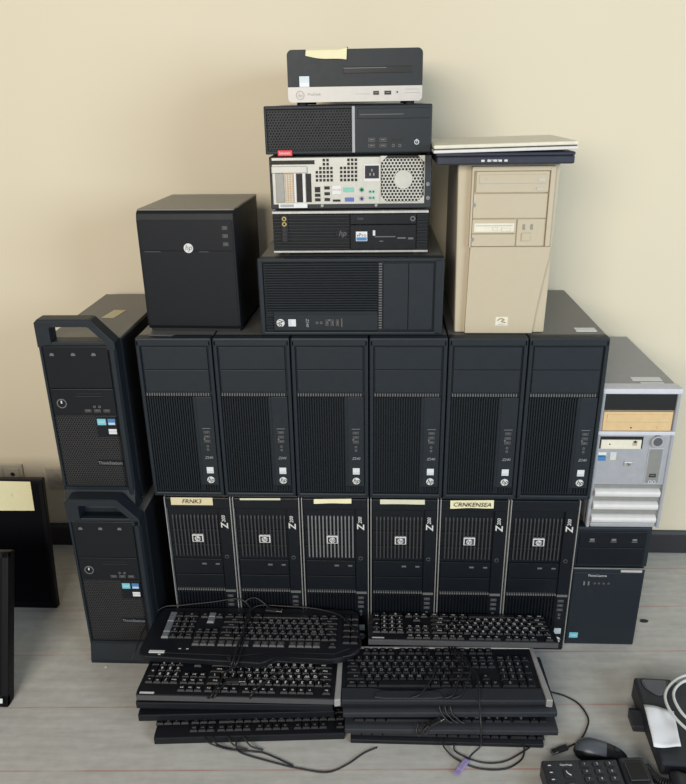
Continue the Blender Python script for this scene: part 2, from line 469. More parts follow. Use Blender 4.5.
def label_strip(t, x0, x1, z0, z1, m, txt=None, tilt=0.0, curl=0.0, lab=None):
    mb = MB(m); n = 8
    for k in range(n):
        a = k/n; b = (k+1)/n
        def P(q, up):
            x = x0+(x1-x0)*q; z = (z1 if up else z0) + tilt*(q-.5)
            y = -.0016 - curl*(.5+.5*math.cos(q*7))*(0 if up else 1)
            return Vector((x, y, z))
        A = [P(a, 0), P(b, 0), P(b, 1), P(a, 1)]; B = [p + Vector((0, .0007, 0)) for p in A]
        va = [mb.bm.verts.new(p) for p in A]; vb = [mb.bm.verts.new(p) for p in B]
        mb.bm.faces.new(va); mb.bm.faces.new(vb[::-1])
        for j in range(4): mb.bm.faces.new((va[(j+1) % 4], va[j], vb[j], vb[(j+1) % 4]))
    if txt: mb.text(txt, (z1-z0)*.78, ((x0+x1)/2, -.0026-curl, (z0+z1)/2), m='ink', shear=.2)
    mb.build('paper_label', t, lab)
label_strip(lows[0], -.064, .038, H1-.0215, H1-.001, 'paper_tan', 'FRNK3', lab='tan paper label with handwriting FRNK3')
label_strip(lows[1], -.062, .036, H1-.006, H1-.001, 'paper_pale', None, .001, lab='thin white paper edge')
label_strip(lows[2], -.050, .040, H1-.0125, H1-.001, 'paper_yellow', None, .002, .002, lab='narrow curled yellow paper label')
label_strip(lows[3], -.058, .048, H1-.013, H1-.001, 'paper_pale', None, 0, .001, lab='narrow pale paper label')
label_strip(lows[4], -.058, .044, H1-.0215, H1-.001, 'paper_yellow', 'CRNKENSEA', .002, .003, lab='curled yellow label with handwriting')

# ------------------------------------------------------------------ workstation with carrying handle (left, two)
def handle_tower():
    W, H, D = .172, .4735, .425; w = W/2; ht = .420
    t = thing('workstation_tower', '', 'computer')
    part(t, 'case', 'black_case', (-w+.003, w-.001, .03, D, .006, ht), bev=.002)
    part(t, 'side_panel', 'server_black', (w-.002, w+.002, .04, D-.01, .012, ht-.004), bev=.001)
    mb = MB('black_plastic'); mb.box(-w, w, .008, .04, .02, ht+.001, bev=.004)
    mb.box(-w, -w+.006, .0, .03, .030, ht, bev=.002)
    mb.prism([(w-.019, .004), (w-.013, -.003), (w-.004, -.003), (w, .004), (w, .03), (w-.019, .03)], .030, ht-.004, 'z')
    mb.box(-w, w-.004, .0, .03, .412, ht+.001, bev=.002)
    mb.prism([(.0, .060), (.04, .060), (.04, 0), (-.012, 0), (-.012, .010), (.0, .052)], -w+.001, w-.001, 'x')
    mb.build('front_bezel', t)
    # carrying handle: flat arch with a slanted right shoulder
    out = [(-w, ht-.01), (-w, H-.008), (-w+.008, H), (w-.052, H), (w-.046, H-.002), (w, H-.052), (w, ht-.016)]
    inn = [(-w+.031, ht-.002), (-w+.031, H-.021), (-w+.034, H-.0175), (w-.057, H-.0175), (w-.053, H-.0195), (w-.019, ht-.001), (w-.019, ht-.016)]
    mb = MB('black_plastic')
    for i in range(len(out)-1):
        mb.prism([out[i], out[i+1], inn[i+1], inn[i]], -.003, .030, 'y')
    bmesh.ops.remove_doubles(mb.bm, verts=mb.bm.verts, dist=.0004)
    hd = mb.build('handle', t)
    for pl in ([(w-.047, H-.0030), (w-.0440, H-.0045), (w-.0015, H-.0510), (w-.0050, H-.0510)], [(-w+.01, H-.0045), (w-.05, H-.0045), (w-.05, H-.0065), (-w+.01, H-.0065)]):
        mb = MB('charcoal'); mb.prism(pl, -.0042, -.002, 'y'); mb.build('thin_line', hd)  # edge highlights of the handle, modelled as lighter strips
    part(t, 'drive_bay_cover', 'gloss_black', (-w+.0065, w-.0195, .002, .012, .311, .4105), bev=.0015)
    for x in (-.060, -.012, .034):
        mb = MB('dusty_grey'); mb.box(x-.0048, x+.0048, .0012, .003, .3885, .3925); mb.box(x-.0035, x+.0035, .0012, .003, .3925, .395); mb.build('bay_icon', t)
    part(t, 'port_panel', 'gloss_black', (-w+.0065, w-.0195, .0025, .012, .247, .3095), bev=.0015)
    mb = MB('charcoal'); mb.ring((-.056, .2745), .0115, .0090, .0005, .004, m='dusty_grey'); mb.cyl((-.056, .0015, .2745), .0088, .002, m='gloss_black'); mb.box(-.0575, -.0545, .0002, .002, .2745, .2815, m='legend_white'); mb.build('power_button', t)
    for b in ((-.022, .040, .0018, .003, .291, .2925), (-.018, .038, .0018, .003, .298, .2990)): part(t, 'card_slot', 'charcoal', b)
    for x in (.002, .0235, .045): usb(t, x, .2565, .0022, .0125, .0048)
    for x in (.018, .030): jack(t, x, .2665, .0022, .003)
    mb = MB('charcoal'); mb.box(-w+.0065, w-.0195, .0075, .0095, .058, .2455, m='deep_black')
    mb.hexes(-w+.0065, w-.0195, .060, .2455, .0042, .0034, .0010, m='mesh_grey', depth=.003); mb.build('grille', t)
    part(t, 'badge_mount', 'gloss_black', (.016, .064, .0022, .009, .190, .2435), bev=.001)
    sticker(t, .029, .2285, .020, .0155, .0022, 'sticker_cyan', None, 'intel', tm='sticker_white')
    sticker(t, .0520, .2285, .017, .0155, .0022, 'sticker_blue', 'sticker_pale')
    sticker(t, .0520, .2045, .0185, .0125, .0022, 'sticker_white', None, 'XEON', tm='ink_grey')
    mb = MB('logo_white'); mb.box(.006, .064, .0028, .006, .1145, .1300, m='gloss_black'); mb.text('ThinkStation', .0112, (.035, .0026, .1225), m='legend_dim', bold=.0002); mb.build('name_mark', t)
    return t
ts = handle_tower(); ts.location = (-.6235, -.072, 0); ts.rotation_euler = (0, 0, 0)
ts['label'] = 'black handled workstation tower standing on the floor at left, under its twin'; ts['group'] = 'workstations with carrying handles'
ts2 = copy_tree(ts); ts2.location = (-.6405, -.0285, .4205)
ts2['label'] = 'black handled workstation tower on top of its twin, pale tag on its lid'; ts2['group'] = 'workstations with carrying handles'
mb = MB('paper_tan'); mb.box(-.016, .016, -.035, .035, 0, .0006); o = mb.build('paper_tag', ts2, 'pale paper tag on the lid'); o.location = (.008, .225, .4203); o.rotation_euler = (0, 0, -.12)

# ------------------------------------------------------------------ black tower right (below) and grey tower (above)
t = thing('tower_computer', 'plain black tower on the floor at right, under the grey tower', 'computer', (.5945, .015, 0))
W, H, D = .181, .354, .40; w = W/2
part(t, 'case', 'black_case', (-w+.002, w-.002, .035, D, .004, H-.002), bev=.002)
part(t, 'foot', 'deep_black', (-w+.015, w-.015, .05, D-.03, 0, .0045))
part(t, 'front_bezel', 'black_plastic', (-w, w, .006, .04, .240, H, ), (-w+.001, w-.002, .004, .04, 0.0, .236), bev=.004)
part(t, 'drive_bay_cover', 'gloss_black', (-w+.008, w-.012, .003, .010, .299, .343), bev=.0015)
part(t, 'drive_bay_cover', 'gloss_black', (-w+.008, w-.012, .003, .010, .247, .297), bev=.0015)
mb = MB('legend_dim')
for x in (-.052, .0, .05): mb.box(x-.0055, x+.0055, .0022, .004, .318, .3235); mb.box(x-.007, x+.007, .0022, .004, .314, .3155)
mb.build('bay_icons', t)
part(t, 'thin_line', 'silver', (-w+.002, w-.004, .0032, .006, .2355, .237))
part(t, 'silver_bar', 'silver_plastic', (.028, .080, .0018, .006, .2265, .2325), bev=.0008)
part(t, 'front_door', 'black_plastic', (-w+.004, w-.005, .0022, .008, .008, .225), bev=.002)
mb = MB('legend_dim'); mb.text('ThinkCentre', .009, (-.028, .0019, .2155)); mb.build('name_mark', t)
for k, x in enumerate((-.058, -.047)): mb = MB('legend_dim'); mb.box(x-.002, x+.002, .0015, .003, .187, .1985); mb.build('usb_port', t)
for x in (-.032, -.022, -.010, .002): jack(t, x, .193, .0022, .0027)
sticker(t, -.068, .031, .022, .0165, .0022, 'sticker_cyan', None, 'intel', tm='sticker_white')

t = thing('tower_computer', 'silver grey tower with three white louvers, on top of the plain black tower', 'computer', (.611, .019, .354))
W, H, D = .174, .363, .39; w = W/2
part(t, 'case', 'grey_lid', (-w+.002, w-.002, .02, D, .004, H-.003), bev=.0015)
part(t, 'foot', 'deep_black', (-w+.015, w-.015, .05, D-.03, 0, .0045))
part(t, 'front_bezel', 'grey_plastic', (-w, w, .008, .03, 0, H-.004), (-w, -w+.008, 0, .02, 0, H-.004), (w-.008, w, 0, .02, 0, H-.004), (-w, w, .003, .02, .116, .247), (-w+.01, w-.01, .003, .02, 0, .012), bev=.003)
part(t, 'top_rim', 'light_grey_rim', (-w-.001, w+.001, -.004, .034, H-.013, H), bev=.003)
part(t, 'bay_blank', 'deep_black', (-w+.009, w-.008, .004, .012, .308, .350), bev=.001, label='open black drive bay')
od = part(t, 'optical_drive', 'tan_drive', (-w+.008, w-.012, -.001, .012, .259, .306), bev=.0015, label='tan optical drive')
mb = MB('tan_drive'); mb.box(-w+.016, w-.020, -.0022, .0, .282, .3), mb.box(w-.044, w-.022, -.0024, 0, .264, .271, bev=.001); mb.cyl((-.015, -.0012, .267), .0018, .0008, m='ink'); mb.box(-w+.015, w-.019, -.0012, .0, .2805, .2817, m='beige_shade'); mb.build('tray', od)
part(t, 'divider', 'light_grey_rim', (-w, w, -.001, .02, .2475, .257), bev=.002)
fd = MB('deep_black').box(-w+.008, .018, .0015, .008, .213, .243).build('floppy_recess', t)
mb = MB('cream'); mb.box(-w+.010, .014, -.002, .006, .213, .236, bev=.001); mb.box(-w+.028, -w+.031, -.0026, 0, .224, .227, m='ink'); mb.box(-.006, .004, -.0028, 0, .222, .234, m='beige_shade'); mb.cyl((-.001, -.0028, .232), .003, .001, m='ink'); mb.build('floppy_drive', fd, 'white floppy drive')
sticker(t, -w+.016, .1965, .020, .0115, .0026, 'sticker_white', 'sticker_blue')
sticker(t, -w+.016, .186, .020, .0115, .0026, 'sticker_blue')
sticker(t, -w+.042, .193, .014, .020, .0026, 'light_grey_rim', 'paper_pale')
mb = MB('silver'); mb.box(-.018, .002, -.0005, .004, .168, .179, bev=.0015); mb.text('hp', .0095, (-.008, -.0008, .1737), m='ink', shear=.3); mb.build('logo_badge', t)
mb = MB('silver'); mb.ring((.050, .232), .0145, .0105, -.003, .006); mb.cyl((.050, .0, .232), .0105, .006, m='phone_grey'); mb.build('power_button', t)
mb = MB('steel_dark'); mb.box(.034, .068, .0012, .004, .122, .2145, m='light_grey_rim', bev=.001); mb.box(.036, .066, .0006, .003, .124, .2125, m='grey_plastic', bev=.001); mb.build('port_channel', t)
usb(t, .051, .1435, .0004, .014, .008)
jack(t, .047, .127, .0004, .004, 'light_grey_rim'); jack(t, .056, .127, .0004, .004, 'light_grey_rim')
mb = MB('ink'); mb.text('COMPAQ', .0062, (-.010, .0026, .1225), m='ink_grey'); mb.build('name_mark', t)
part(t, 'louver_shadow_gap', 'steel_dark', (-w+.008, w-.008, .006, .012, .012, .115))
for z0 in (.085, .050, .014):
    mb = MB('white_plastic')
    prof = [(.010, 0), (.000, .001), (-.006, .005), (-.008, .012), (-.006, .018), (.001, .0215), (.010, .022)]
    mb.prism([(y, z0+z) for y, z in prof], -w+.009, w-.013, 'x', bev=.001, seg=1); mb.build('louver', t)
mb = MB('sticker_white'); mb.box(-.005, .062, .055, .078, H-.0035, H-.0024); mb.box(.008, .060, .030, .046, H-.0035, H-.0024); mb.build('asset_tag', t, 'two white stickers on the lid')

# ------------------------------------------------------------------ small cube server
t = thing('cube_server', 'small black cube server with a round white logo, on the upper row at left', 'computer', (-.3955, .048, H1+.3995), (0, 0, -.04))
W, H, D = .214, .272, .262; w = W/2
part(t, 'case', 'server_black', (-w+.003, w-.001, .03, D, .006, H-.003), bev=.003)
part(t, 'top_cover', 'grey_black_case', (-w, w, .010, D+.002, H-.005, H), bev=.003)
mb = MB('server_black'); mb.prism([(.006, .006), (.04, .006), (.04, H-.001), (.014, H-.001), (.004, H-.008), (.0, H-.022), (.0, .016)], -w, w, 'x', bev=.002); mb.build('front_bezel', t)
part(t, 'front_cover', 'server_black', (-w+.004, w-.004, -.0012, .006, .1835, H-.0215), bev=.0012)
dr = part(t, 'front_door', 'server_black', (-w+.004, w-.004, -.0012, .006, .014, .1825), bev=.0012)
for a, b in ((-w+.012, -w+.048), (w-.080, w-.060)): part(dr, 'groove', 'dusty_grey', (a, b, -.0016, -.0006, .1815, .1824))
part(t, 'foot', 'deep_black', (-w+.004, w-.004, .010, .05, 0, .008), (-w+.014, w-.010, D-.05, D-.01, 0, .008))
mb = MB('logo_white'); mb.cyl((.004, -.0020, .190), .0103, .002, n=32); mb.text('hp', .0165, (.004, -.0032, .191), m='legend_dim', shear=.3); mb.build('logo_badge', t)
for k, z in enumerate((.2330, .2160, .1985)): usb(t, w-.020, z, -.0014, .0095, .0058)

# ------------------------------------------------------------------ centre stack of slim desktops
ZS = H1 + .3995 + .1713      # top of the sideways tower
# ribbed slim desktop
t = thing('slim_desktop_computer', 'black slim desktop with horizontal ribs and blue sticker, lying on the sideways tower', 'computer', (-.0405, .045, ZS))
W, H, D = .331, .096, .36; w = W/2
part(t, 'case', 'black_case', (-w+.003, w-.003, .02, D, .007, H-.001), bev=.0015); feet(t, W, D, .008)
part(t, 'front_bezel', 'gloss_black', (-w, w, .008, .03, .010, H-.006), bev=.002)
part(t, 'silver_edge', 'silver', (-w, w, .0, .03, .007, .0115), bev=.001); part(t, 'silver_edge', 'silver', (-w, w, .0, .03, H-.0065, H-.001), bev=.001)
for a, b in ((-w+.001, w-.166), (w-.024, w-.001)):
    mb = MB('black_rib'); mb.box(a, b, .006, .010, .0135, .0877, m='deep_black')
    for k in range(11): mb.box(a, b, .001, .0065, .0135+k*.0070, .0177+k*.0070, bev=.0008, seg=1)
    mb.build('ribbed_panel', t)
part(t, 'port_strip', 'gloss_black', (-w+.018, -w+.034, .0, .010, .03, .088), bev=.001)
jack(t, -w+.0258, .0795, .0, .0048, 'gold'); jack(t, -w+.0258, .0685, .0, .0048, 'gold')
for z in (.057, .047, .037): jack(t, -w+.0258, z, .0, .0042, 'charcoal')
mb = MB('charcoal'); mb.cyl((-w+.149, .0005, .0475), .0115, .002, n=28, m='gloss_black'); mb.ring((-w+.149, .0475), .0125, .0108, -.0005, .003); mb.text('hp', .017, (-w+.149, -.0007, .048), m='dusty_grey', shear=.3); mb.build('logo_badge', t)
od = part(t, 'optical_drive', 'gloss_black', (-w+.166, w-.026, .0, .010, .0665, .088), bev=.0015)
mb = MB('dusty_grey'); mb.text('DVD', .006, (-w+.188, -.0003, .0785), m='dusty_grey'); mb.build('drive_mark', od); mb = MB('dusty_grey'); mb.ring((w-.033, .078), .0055, .0028, -.0005, .001); mb.build('eject_button', od)
part(t, 'port_panel', 'gloss_black', (-w+.166, w-.026, .001, .010, .0135, .065), bev=.001)
sticker(t, -w+.190, .0415, .024, .020, .001, 'sticker_white', 'sticker_blue', 'vPro')
mb = MB('dusty_grey'); mb.box(-w+.218, -w+.262, .0002, .002, .0395, .0415); mb.box(-w+.266, -w+.284, .0002, .002, .0360, .0390); mb.box(-w+.289, -w+.300, .0002, .002, .0345, .0385); mb.box(-w+.214, -w+.219, .0002, .002, .043, .054, m='legend_white'); mb.box(-w+.228, -w+.236, .0002, .002, .030, .032); mb.build('card_reader', t)

# rear view slim desktop
t = thing('slim_desktop_computer', 'slim desktop turned round to show its silver back with fan grille and sockets', 'computer', (-.0390, .045, ZS+.0962))
W, H, D = .336, .110, .36; w = W/2
part(t, 'case', 'charcoal', (-w, w, .004, D, .003, H-.001), bev=.002)
part(t, 'rear_plate', 'steel', (-w+.006, w-.014, .0, .006, .013, H-.003), bev=.0008)
def X(u): return -w + (u-95)*.0003165
def Z(v): return .0035 + (445-v)*.000312
slots = MB('deep_black').box(X(110), X(395), -.0008, .001, Z(156), Z(130)).box(X(272), X(312), -.0008, .001, Z(400), Z(215)).box(X(334), X(370), -.0008, .001, Z(400), Z(215)).build('slot_openings', t)
part(t, 'slot_clamp', 'steel', (X(112), X(345), -.006, .001, Z(210), Z(166)), bev=.0015)
part(t, 'slot_cover', 'steel_dark', (X(135), X(190), -.002, .001, Z(402), Z(212)), bev=.0008)
mb = MB('copper'); mb.box(X(195), X(253), -.002, .001, Z(402), Z(212))
for r in range(12):
    for c in range(3): mb.cyl((X(207+c*17), -.002, Z(228+r*15)), .0016, .0012, m='steel', n=8)
mb.build('perforated_slot_cover', t, 'perforated tan slot cover')
part(t, 'slot_cover', 'white_plastic', (X(256), X(270), -.0025, .001, Z(402), Z(205)), bev=.0005)
part(t, 'slot_cover', 'white_plastic', (X(313), X(331), -.0025, .001, Z(402), Z(205)), bev=.0005)
mb = MB('sticker_white'); mb.box(X(150), X(340), -.003, .0, Z(436), Z(406)); mb.box(X(160), X(250), -.0033, 0, Z(430), Z(412), m='logo_grey'); mb.build('barcode_label', t)
def grid(cells, u0, v0, du, dv, nx, ny, skip=()):
    for a in range(nx):
        for b in range(ny):
            if (a, b) in skip: continue
            cells.box(X(u0+a*du), X(u0+a*du+du*.68), -.0006, .001, Z(v0+b*dv+dv*.68), Z(v0+b*dv))
mb = MB('deep_black'); grid(mb, 400, 122, 24, 25.5, 5, 6, {(0, 0), (0, 1), (0, 2), (1, 0), (1, 1), (4, 0), (4, 1)}); grid(mb, 560, 122, 24, 25.5, 5, 6, {(0, 0), (0, 1), (1, 0), (1, 1)}); mb.build('vent_grid', t)
for (a, b) in ((392, 302), (392, 345), (392, 375), (455, 298), (455, 336), (455, 374)):
    h = 34 if (a, b) == (392, 302) else 20
    mb = MB('deep_black'); mb.box(X(a), X(a+36), -.0012, .001, Z(b+h), Z(b)); mb.box(X(a-3), X(a+39), -.0016, .001, Z(b-2), Z(b-5), m='steel'); mb.build('usb_port', t)
for b in (292, 325):
    mb = MB('white_plastic'); mb.box(X(505), X(568), -.002, .001, Z(b+26), Z(b), bev=.0005); mb.build('port_cover', t)
mb = MB('deep_black'); mb.box(X(510), X(560), -.0012, .001, Z(398), Z(384)); mb.build('display_port', t)
mb = MB('port_teal'); mb.box(X(582), X(650), -.002, .001, Z(336), Z(308), bev=.0006); mb.build('serial_port', t, 'teal serial port')
mb = MB('port_blue'); mb.box(X(590), X(650), -.002, .001, Z(398), Z(372), bev=.0006); mb.build('video_port', t, 'blue video port')
def X2(u): return X(588 + u)     # second reference view is offset by its own left margin
jack(t, X2(113), Z(322), -.0008, .0048, 'port_green', 'mouse_port'); jack(t, X2(113), Z(380), -.0008, .0048, 'port_purple', 'keyboard_port')
for u, v in ((168, 335), (190, 335), (168, 375), (190, 375)): jack(t, X2(u), Z(v), -.0008, .0030, 'port_teal')
mb = MB('white_plastic'); mb.box(X2(128), X2(232), -.001, .001, Z(268), Z(160)); mb.box(X2(135), X2(226), -.0016, .001, Z(250), Z(168), m='ink')
for a in (-12, 12): mb.box(X2(180+a-4), X2(180+a+4), -.0022, 0, Z(232), Z(215), m='steel_dark')
mb.box(X2(176), X2(184), -.0022, 0, Z(205), Z(190), m='steel_dark'); mb.build('power_inlet', t)
fx, fz = X2(385), Z(258)
mb = MB('steel'); mb.box(X2(238), X2(520), -.0008, .0005, Z(402), Z(110), m='deep_black')
mb.hexes(X2(236), X2(522), Z(404), Z(108), -.0022, .0041, .00125, m='steel', depth=.0015, mask=lambda x, z: True)
cut = .0
mb.cyl((fx, -.0028, fz), .0185, .002, m='steel', n=32); mb.build('fan_grille', t)
for dx in (0, 1):
    for dz in (0, 1):
        mb = MB('steel'); u = 236 if dx == 0 else 522; v = 404 if dz == 0 else 108; s = 1 if dx == 0 else -1; q = -1 if dz == 0 else 1
        pts = [(X2(u), Z(v)), (X2(u+s*44), Z(v)), (X2(u), Z(v+q*44))]
        mb.prism(pts, -.003, -.0005, 'y'); mb.build('fan_corner', t)
for u, v in ((545, 290), (548, 380)):
    mb = MB('chrome'); mb.cyl((min(w-.006, X2(u)), .0015, Z(v)), .0042, .006, n=14); mb.build('screw', t)
for u in (438, 796):
    mb = MB('chrome'); mb.cyl((X(u), .0025, Z(424)), .0032, .004, n=12); mb.build('screw', t)

# honeycomb slim desktop
t = thing('slim_desktop_computer', 'black slim desktop with perforated left half and red tag, third up in the centre stack', 'computer', (-.0425, .040, ZS+.0962+.110))
W, H, D = .338, .0965, .36; w = W/2
part(t, 'case', 'black_case', (-w+.003, w-.003, .02, D, .004, H-.001), bev=.0015); part(t, 'foot', 'deep_black', (-w+.02, w-.02, .03, .06, 0, .0045), (-w+.02, w-.02, .3, .33, 0, .0045))
mb = MB('black_plastic'); mb.box(-w, .010, .006, .03, .004, H, bev=.003); mb.box(-w, -w+.005, .0, .012, .006, H-.002, bev=.002); mb.box(-w, .010, 0, .012, .004, .011, bev=.002); mb.box(-w, .010, 0, .012, H-.007, H, bev=.002); mb.box(.012, w, .0, .03, .004, H, bev=.003); mb.build('front_bezel', t)
mb = MB('charcoal'); mb.box(-w+.005, .009, .0052, .0065, .010, H-.006, m='deep_black'); mb.hexes(-w+.004, .0095, .010, H-.006, .0012, .0034, .0011, m='black_plastic', depth=.003); mb.build('grille', t)
part(t, 'divider', 'logo_grey', (.0085, .0145, -.002, .012, .006, H-.002), bev=.001)
part(t, 'optical_drive', 'black_plastic', (.020, w-.006, -.0012, .004, .070, .090), bev=.001)
part(t, 'eject_slot', 'dusty_grey', (.024, .112, -.0018, .0, .0775, .0790))
for x in (.048, .071): usb(t, x, .030, -.0002, .012, .0055)
for x in (.048, .071): usb(t, x, .019, -.0002, .012, .0045)
part(t, 'card_reader', 'deep_black', (.088, .112, -.001, .001, .027, .032)); jack(t, .092, .0185, -.0002, .0032); jack(t, .105, .0185, -.0002, .0032)
mb = MB('logo_white'); mb.cyl((.139, -.0006, .025), .0056, .002, m='charcoal'); mb.ring((.139, .025), .0050, .0034, -.0022, -.0005, m='sticker_pale'); mb.box(.1384, .1396, -.0024, -.0005, .024, .031, m='sticker_pale'); mb.build('power_button', t)
mb = MB('red_tag'); mb.box(-w+.025, -w+.055, -.0035, .004, .001, .0125, bev=.001); mb.text('lenovo', .0085, (-w+.040, -.0038, .0068), m='sticker_white'); mb.build('name_tag', t, 'small red tag')

# mini desktop with silver strip
t = thing('slim_desktop_computer', 'small black desktop with silver lower strip, topmost of the centre stack', 'computer', (-.0275, .040, ZS+.0962+.110+.0965))
W, H, D = .2655, .1015, .28; w = W/2
part(t, 'case', 'black_case', (-w+.003, w-.003, .02, D, .006, H-.002), bev=.004); feet(t, W, D, .007)
mb = MB('black_plastic')
def rr(x0, x1, z0, z1, r0, r1, n=5):
    P = []
    for cx, cz, r, a0 in ((x1-r1, z1-r1, r1, 0), (x0+r1, z1-r1, r1, 90), (x0+r0, z0+r0, r0, 180), (x1-r0, z0+r0, r0, 270)):
        for k in range(n+1):
            a = math.radians(a0+90*k/n); P.append((cx+r*math.cos(a), cz+r*math.sin(a)))
    return P
mb.prism(rr(-w, w, .034, H, .001, .010), 0, .03, 'y'); mb.build('front_bezel', t)
mb = MB('silver_plastic'); mb.prism(rr(-w, w, .006, .034, .008, .001), -.0006, .03, 'y'); mb.build('silver_strip', t)
part(t, 'optical_drive', 'gloss_black', (-.022, .112, -.0008, .002, .0575, .0695), bev=.0006); part(t, 'tray_line', 'legend_dim', (-.022, .062, -.0014, .0, .0665, .0675))
sticker(t, -w+.033, .044, .0195, .0195, 0, 'sticker_pale', 'sticker_white')
usb(t, .042, .0215, -.0008, .0095, .0055); usb(t, .065, .0215, -.0008, .0115, .0055); jack(t, .0835, .0225, -.0008, .003, 'silver_plastic')
part(t, 'card_slot', 'steel_dark', (.002, .030, -.001, .001, .0195, .0203), (.099, .128, -.001, .001, .0205, .0213), (.099, .128, -.001, .001, .027, .0276))
mb = MB('steel_dark'); mb.ring((-w+.024, .019), .0085, .0070, -.0014, .0); mb.text('hp', .0095, (-w+.024, -.001, .019), m='steel_dark', shear=.3); mb.build('logo_badge', t)
mb = MB('steel_dark'); mb.text('ProDesk', .0075, (-w+.052, -.001, .0205), m='steel_dark'); mb.build('name_mark', t)
mb = MB('paper_yellow'); n = 10                                      # note folded over the top front edge, right end curling out
x0, x1 = -w+.038, -w+.118
rows = []
for k in range(n+1):
    q = k/n; x = x0+(x1-x0)*q
    drop = .011 + .010*q + .002*math.sin(q*5)
    lift = .0035*max(0, q-.8)/.2
    rows.append([(x+.002, .020, H+.0006+lift*.6), (x, -.0002, H+.0008+lift), (x, -.0035-lift*.3, H-.002+lift), (x-.001, -.0028-.004*q, H-drop)])
for a, b in zip(rows, rows[1:]):
    for k in range(3): mb.quad([a[k], a[k+1], b[k+1], b[k]])
bmesh.ops.remove_doubles(mb.bm, verts=mb.bm.verts, dist=.0002)
o = mb.build('sticky_note', t, 'pale yellow note folded over the top edge')
sd = o.modifiers.new('thick', 'SOLIDIFY'); sd.thickness = .0006

# ------------------------------------------------------------------ beige tower and laptops
t = thing('tower_computer', 'beige tower with old drive bays, standing on the upper row under the laptops', 'computer', (.2885, .034, H1+.3995), (0, 0, -.01))
W, H, D = .1985, .357, .37; w = W/2
part(t, 'case', 'beige_side', (-w+.003, w-.004, .02, D, .004, H-.002), bev=.002)
part(t, 'foot', 'deep_black', (-w+.02, w-.02, .05, .09, 0, .0045), (-w+.02, w-.02, D-.08, D-.04, 0, .0045))
mb = MB('beige'); mb.prism([(-w, .0), (w-.003, .0), (w+.001, H), (-w-.007, H)], .008, .032, 'y', bev=.003); mb.build('front_bezel', t)
def cv(n, f): return [f(k/n) for k in range(n+1)]
# raised central panel: waisted right edge, drive bays above, door below
right = cv(10, lambda q: (w-.031+.026*q**1.35, .190*q)); left = cv(10, lambda q: (-w+.024-.003*q, .190*(1-q)))
mb = MB('beige'); mb.prism([(x, z+.0015) for x, z in right+left], -.005, .014, 'y', bev=.0022); mb.build('lower_panel', t)
mb = MB('beige'); mb.box(-w+.0205, -w+.025, -.006, .01, .190, H-.004, bev=.0015); mb.box(w-.020, w-.010, -.006, .01, .192, H-.004, bev=.0015); mb.box(-w+.0205, w-.010, -.005, .01, H-.012, H-.003, bev=.0015); mb.build('bay_frame', t)
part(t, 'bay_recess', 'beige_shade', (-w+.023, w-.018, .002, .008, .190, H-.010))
od = part(t, 'optical_drive', 'beige', (-w+.030, w-.021, -.0025, .006, .302, .344), bev=.0015)
mb = MB('beige'); mb.box(-w+.036, w-.026, -.0038, .0, .320, .338, bev=.001); mb.box(-w+.034, w-.024, -.003, 0, .3185, .3195, m='ink_grey'); mb.box(w-.044, w-.030, -.0046, 0, .3245, .3315, m='beige_side'); mb.box(w-.046, w-.032, -.0040, 0, .3065, .312, m='beige_side'); mb.text('52x', .006, (-w+.05, -.0040, .330), m='ink_grey'); mb.build('tray', od)
for z0, z1 in ((.250, .300),):
    part(t, 'drive_bay_cover', 'beige', (-w+.026, w-.021, -.002, .006, z0, z1), bev=.0015)
fd = part(t, 'floppy_drive', 'beige', (-w+.026, .018, -.0025, .006, .219, .2485), bev=.0015)
mb = MB('cream'); mb.box(-w+.030, .014, -.004, .0, .2225, .2405, bev=.001); mb.box(-w+.034, .010, -.0044, 0, .2345, .2365, m='ink_grey'); mb.box(-w+.068, -.020, -.0050, 0, .226, .2325, m='beige', bev=.0006); mb.box(-.013, .006, -.0052, 0, .2245, .2310, m='beige_shade', bev=.0006); mb.build('floppy_slot', fd)
part(t, 'drive_bay_cover', 'beige', (-w+.026, .018, -.002, .006, .192, .2175), bev=.0015)
part(t, 'button_panel', 'beige', (.020, w-.021, -.0015, .006, .192, .2485), bev=.0015)
for x in (.034, .050): mb = MB('steel_dark'); mb.box(x-.0025, x+.0025, -.003, 0, .2265, .2375, bev=.0008); mb.build('indicator_light', t)
part(t, 'power_button', 'beige', (.030, .049, -.0045, .001, .203, .220), bev=.0015)
mb = MB('cream'); mb.box(-.013, .0145, -.0052, -.003, .019, .0395, bev=.001); mb.tube([(-.008, -.0062, .031), (-.002, -.0062, .0355), (.006, -.0062, .033), (.001, -.0062, .029), (.009, -.0062, .0265)], .0012, m='copper'); mb.box(-.007, .008, -.0056, -.004, .0215, .0228, m='ink_grey'); mb.build('logo_badge', t)
for z in (.278, .207):
    mb = MB('steel_dark'); mb.cyl((-w+.027, -.003, z), .004, .004, n=12); mb.build('bay_lock', t)

ZL = H1+.3995+.357
t = thing('laptop_computer', 'closed dark laptop lying on the beige tower, beneath the white one', 'laptop', (.2675, -.005, ZL), (0, 0, .0))
part(t, 'base', 'navy_plastic', (-.132, .137, .0, .235, .0035, .0195), bev=.003); part(t, 'foot', 'deep_black', (-.10, .10, .06, .2, 0, .004))
part(t, 'lid', 'navy_plastic', (-.134, .137, -.001, .236, .0198, .0262), bev=.002)
mb = MB('legend_white')
for x in (-.046, -.034, -.022, -.012, -.001): mb.box(x, x+.0075, -.0008, .002, .0085, .0135, m='dusty_grey', bev=.0006, seg=1)
mb.text('EXPRESS', .006, (-.022, -.0012, .0112)); mb.build('front_ports', t)
t = thing('laptop_computer', 'closed white laptop with cream lid, topmost on the beige tower', 'laptop', (.2665, -.010, ZL+.0270), (.0, -.018, 0))
part(t, 'base', 'white_plastic', (-.139, .141, .0, .24, .0012, .0075), bev=.002)
part(t, 'seam', 'ink', (-.137, .139, .003, .238, .007, .0098))
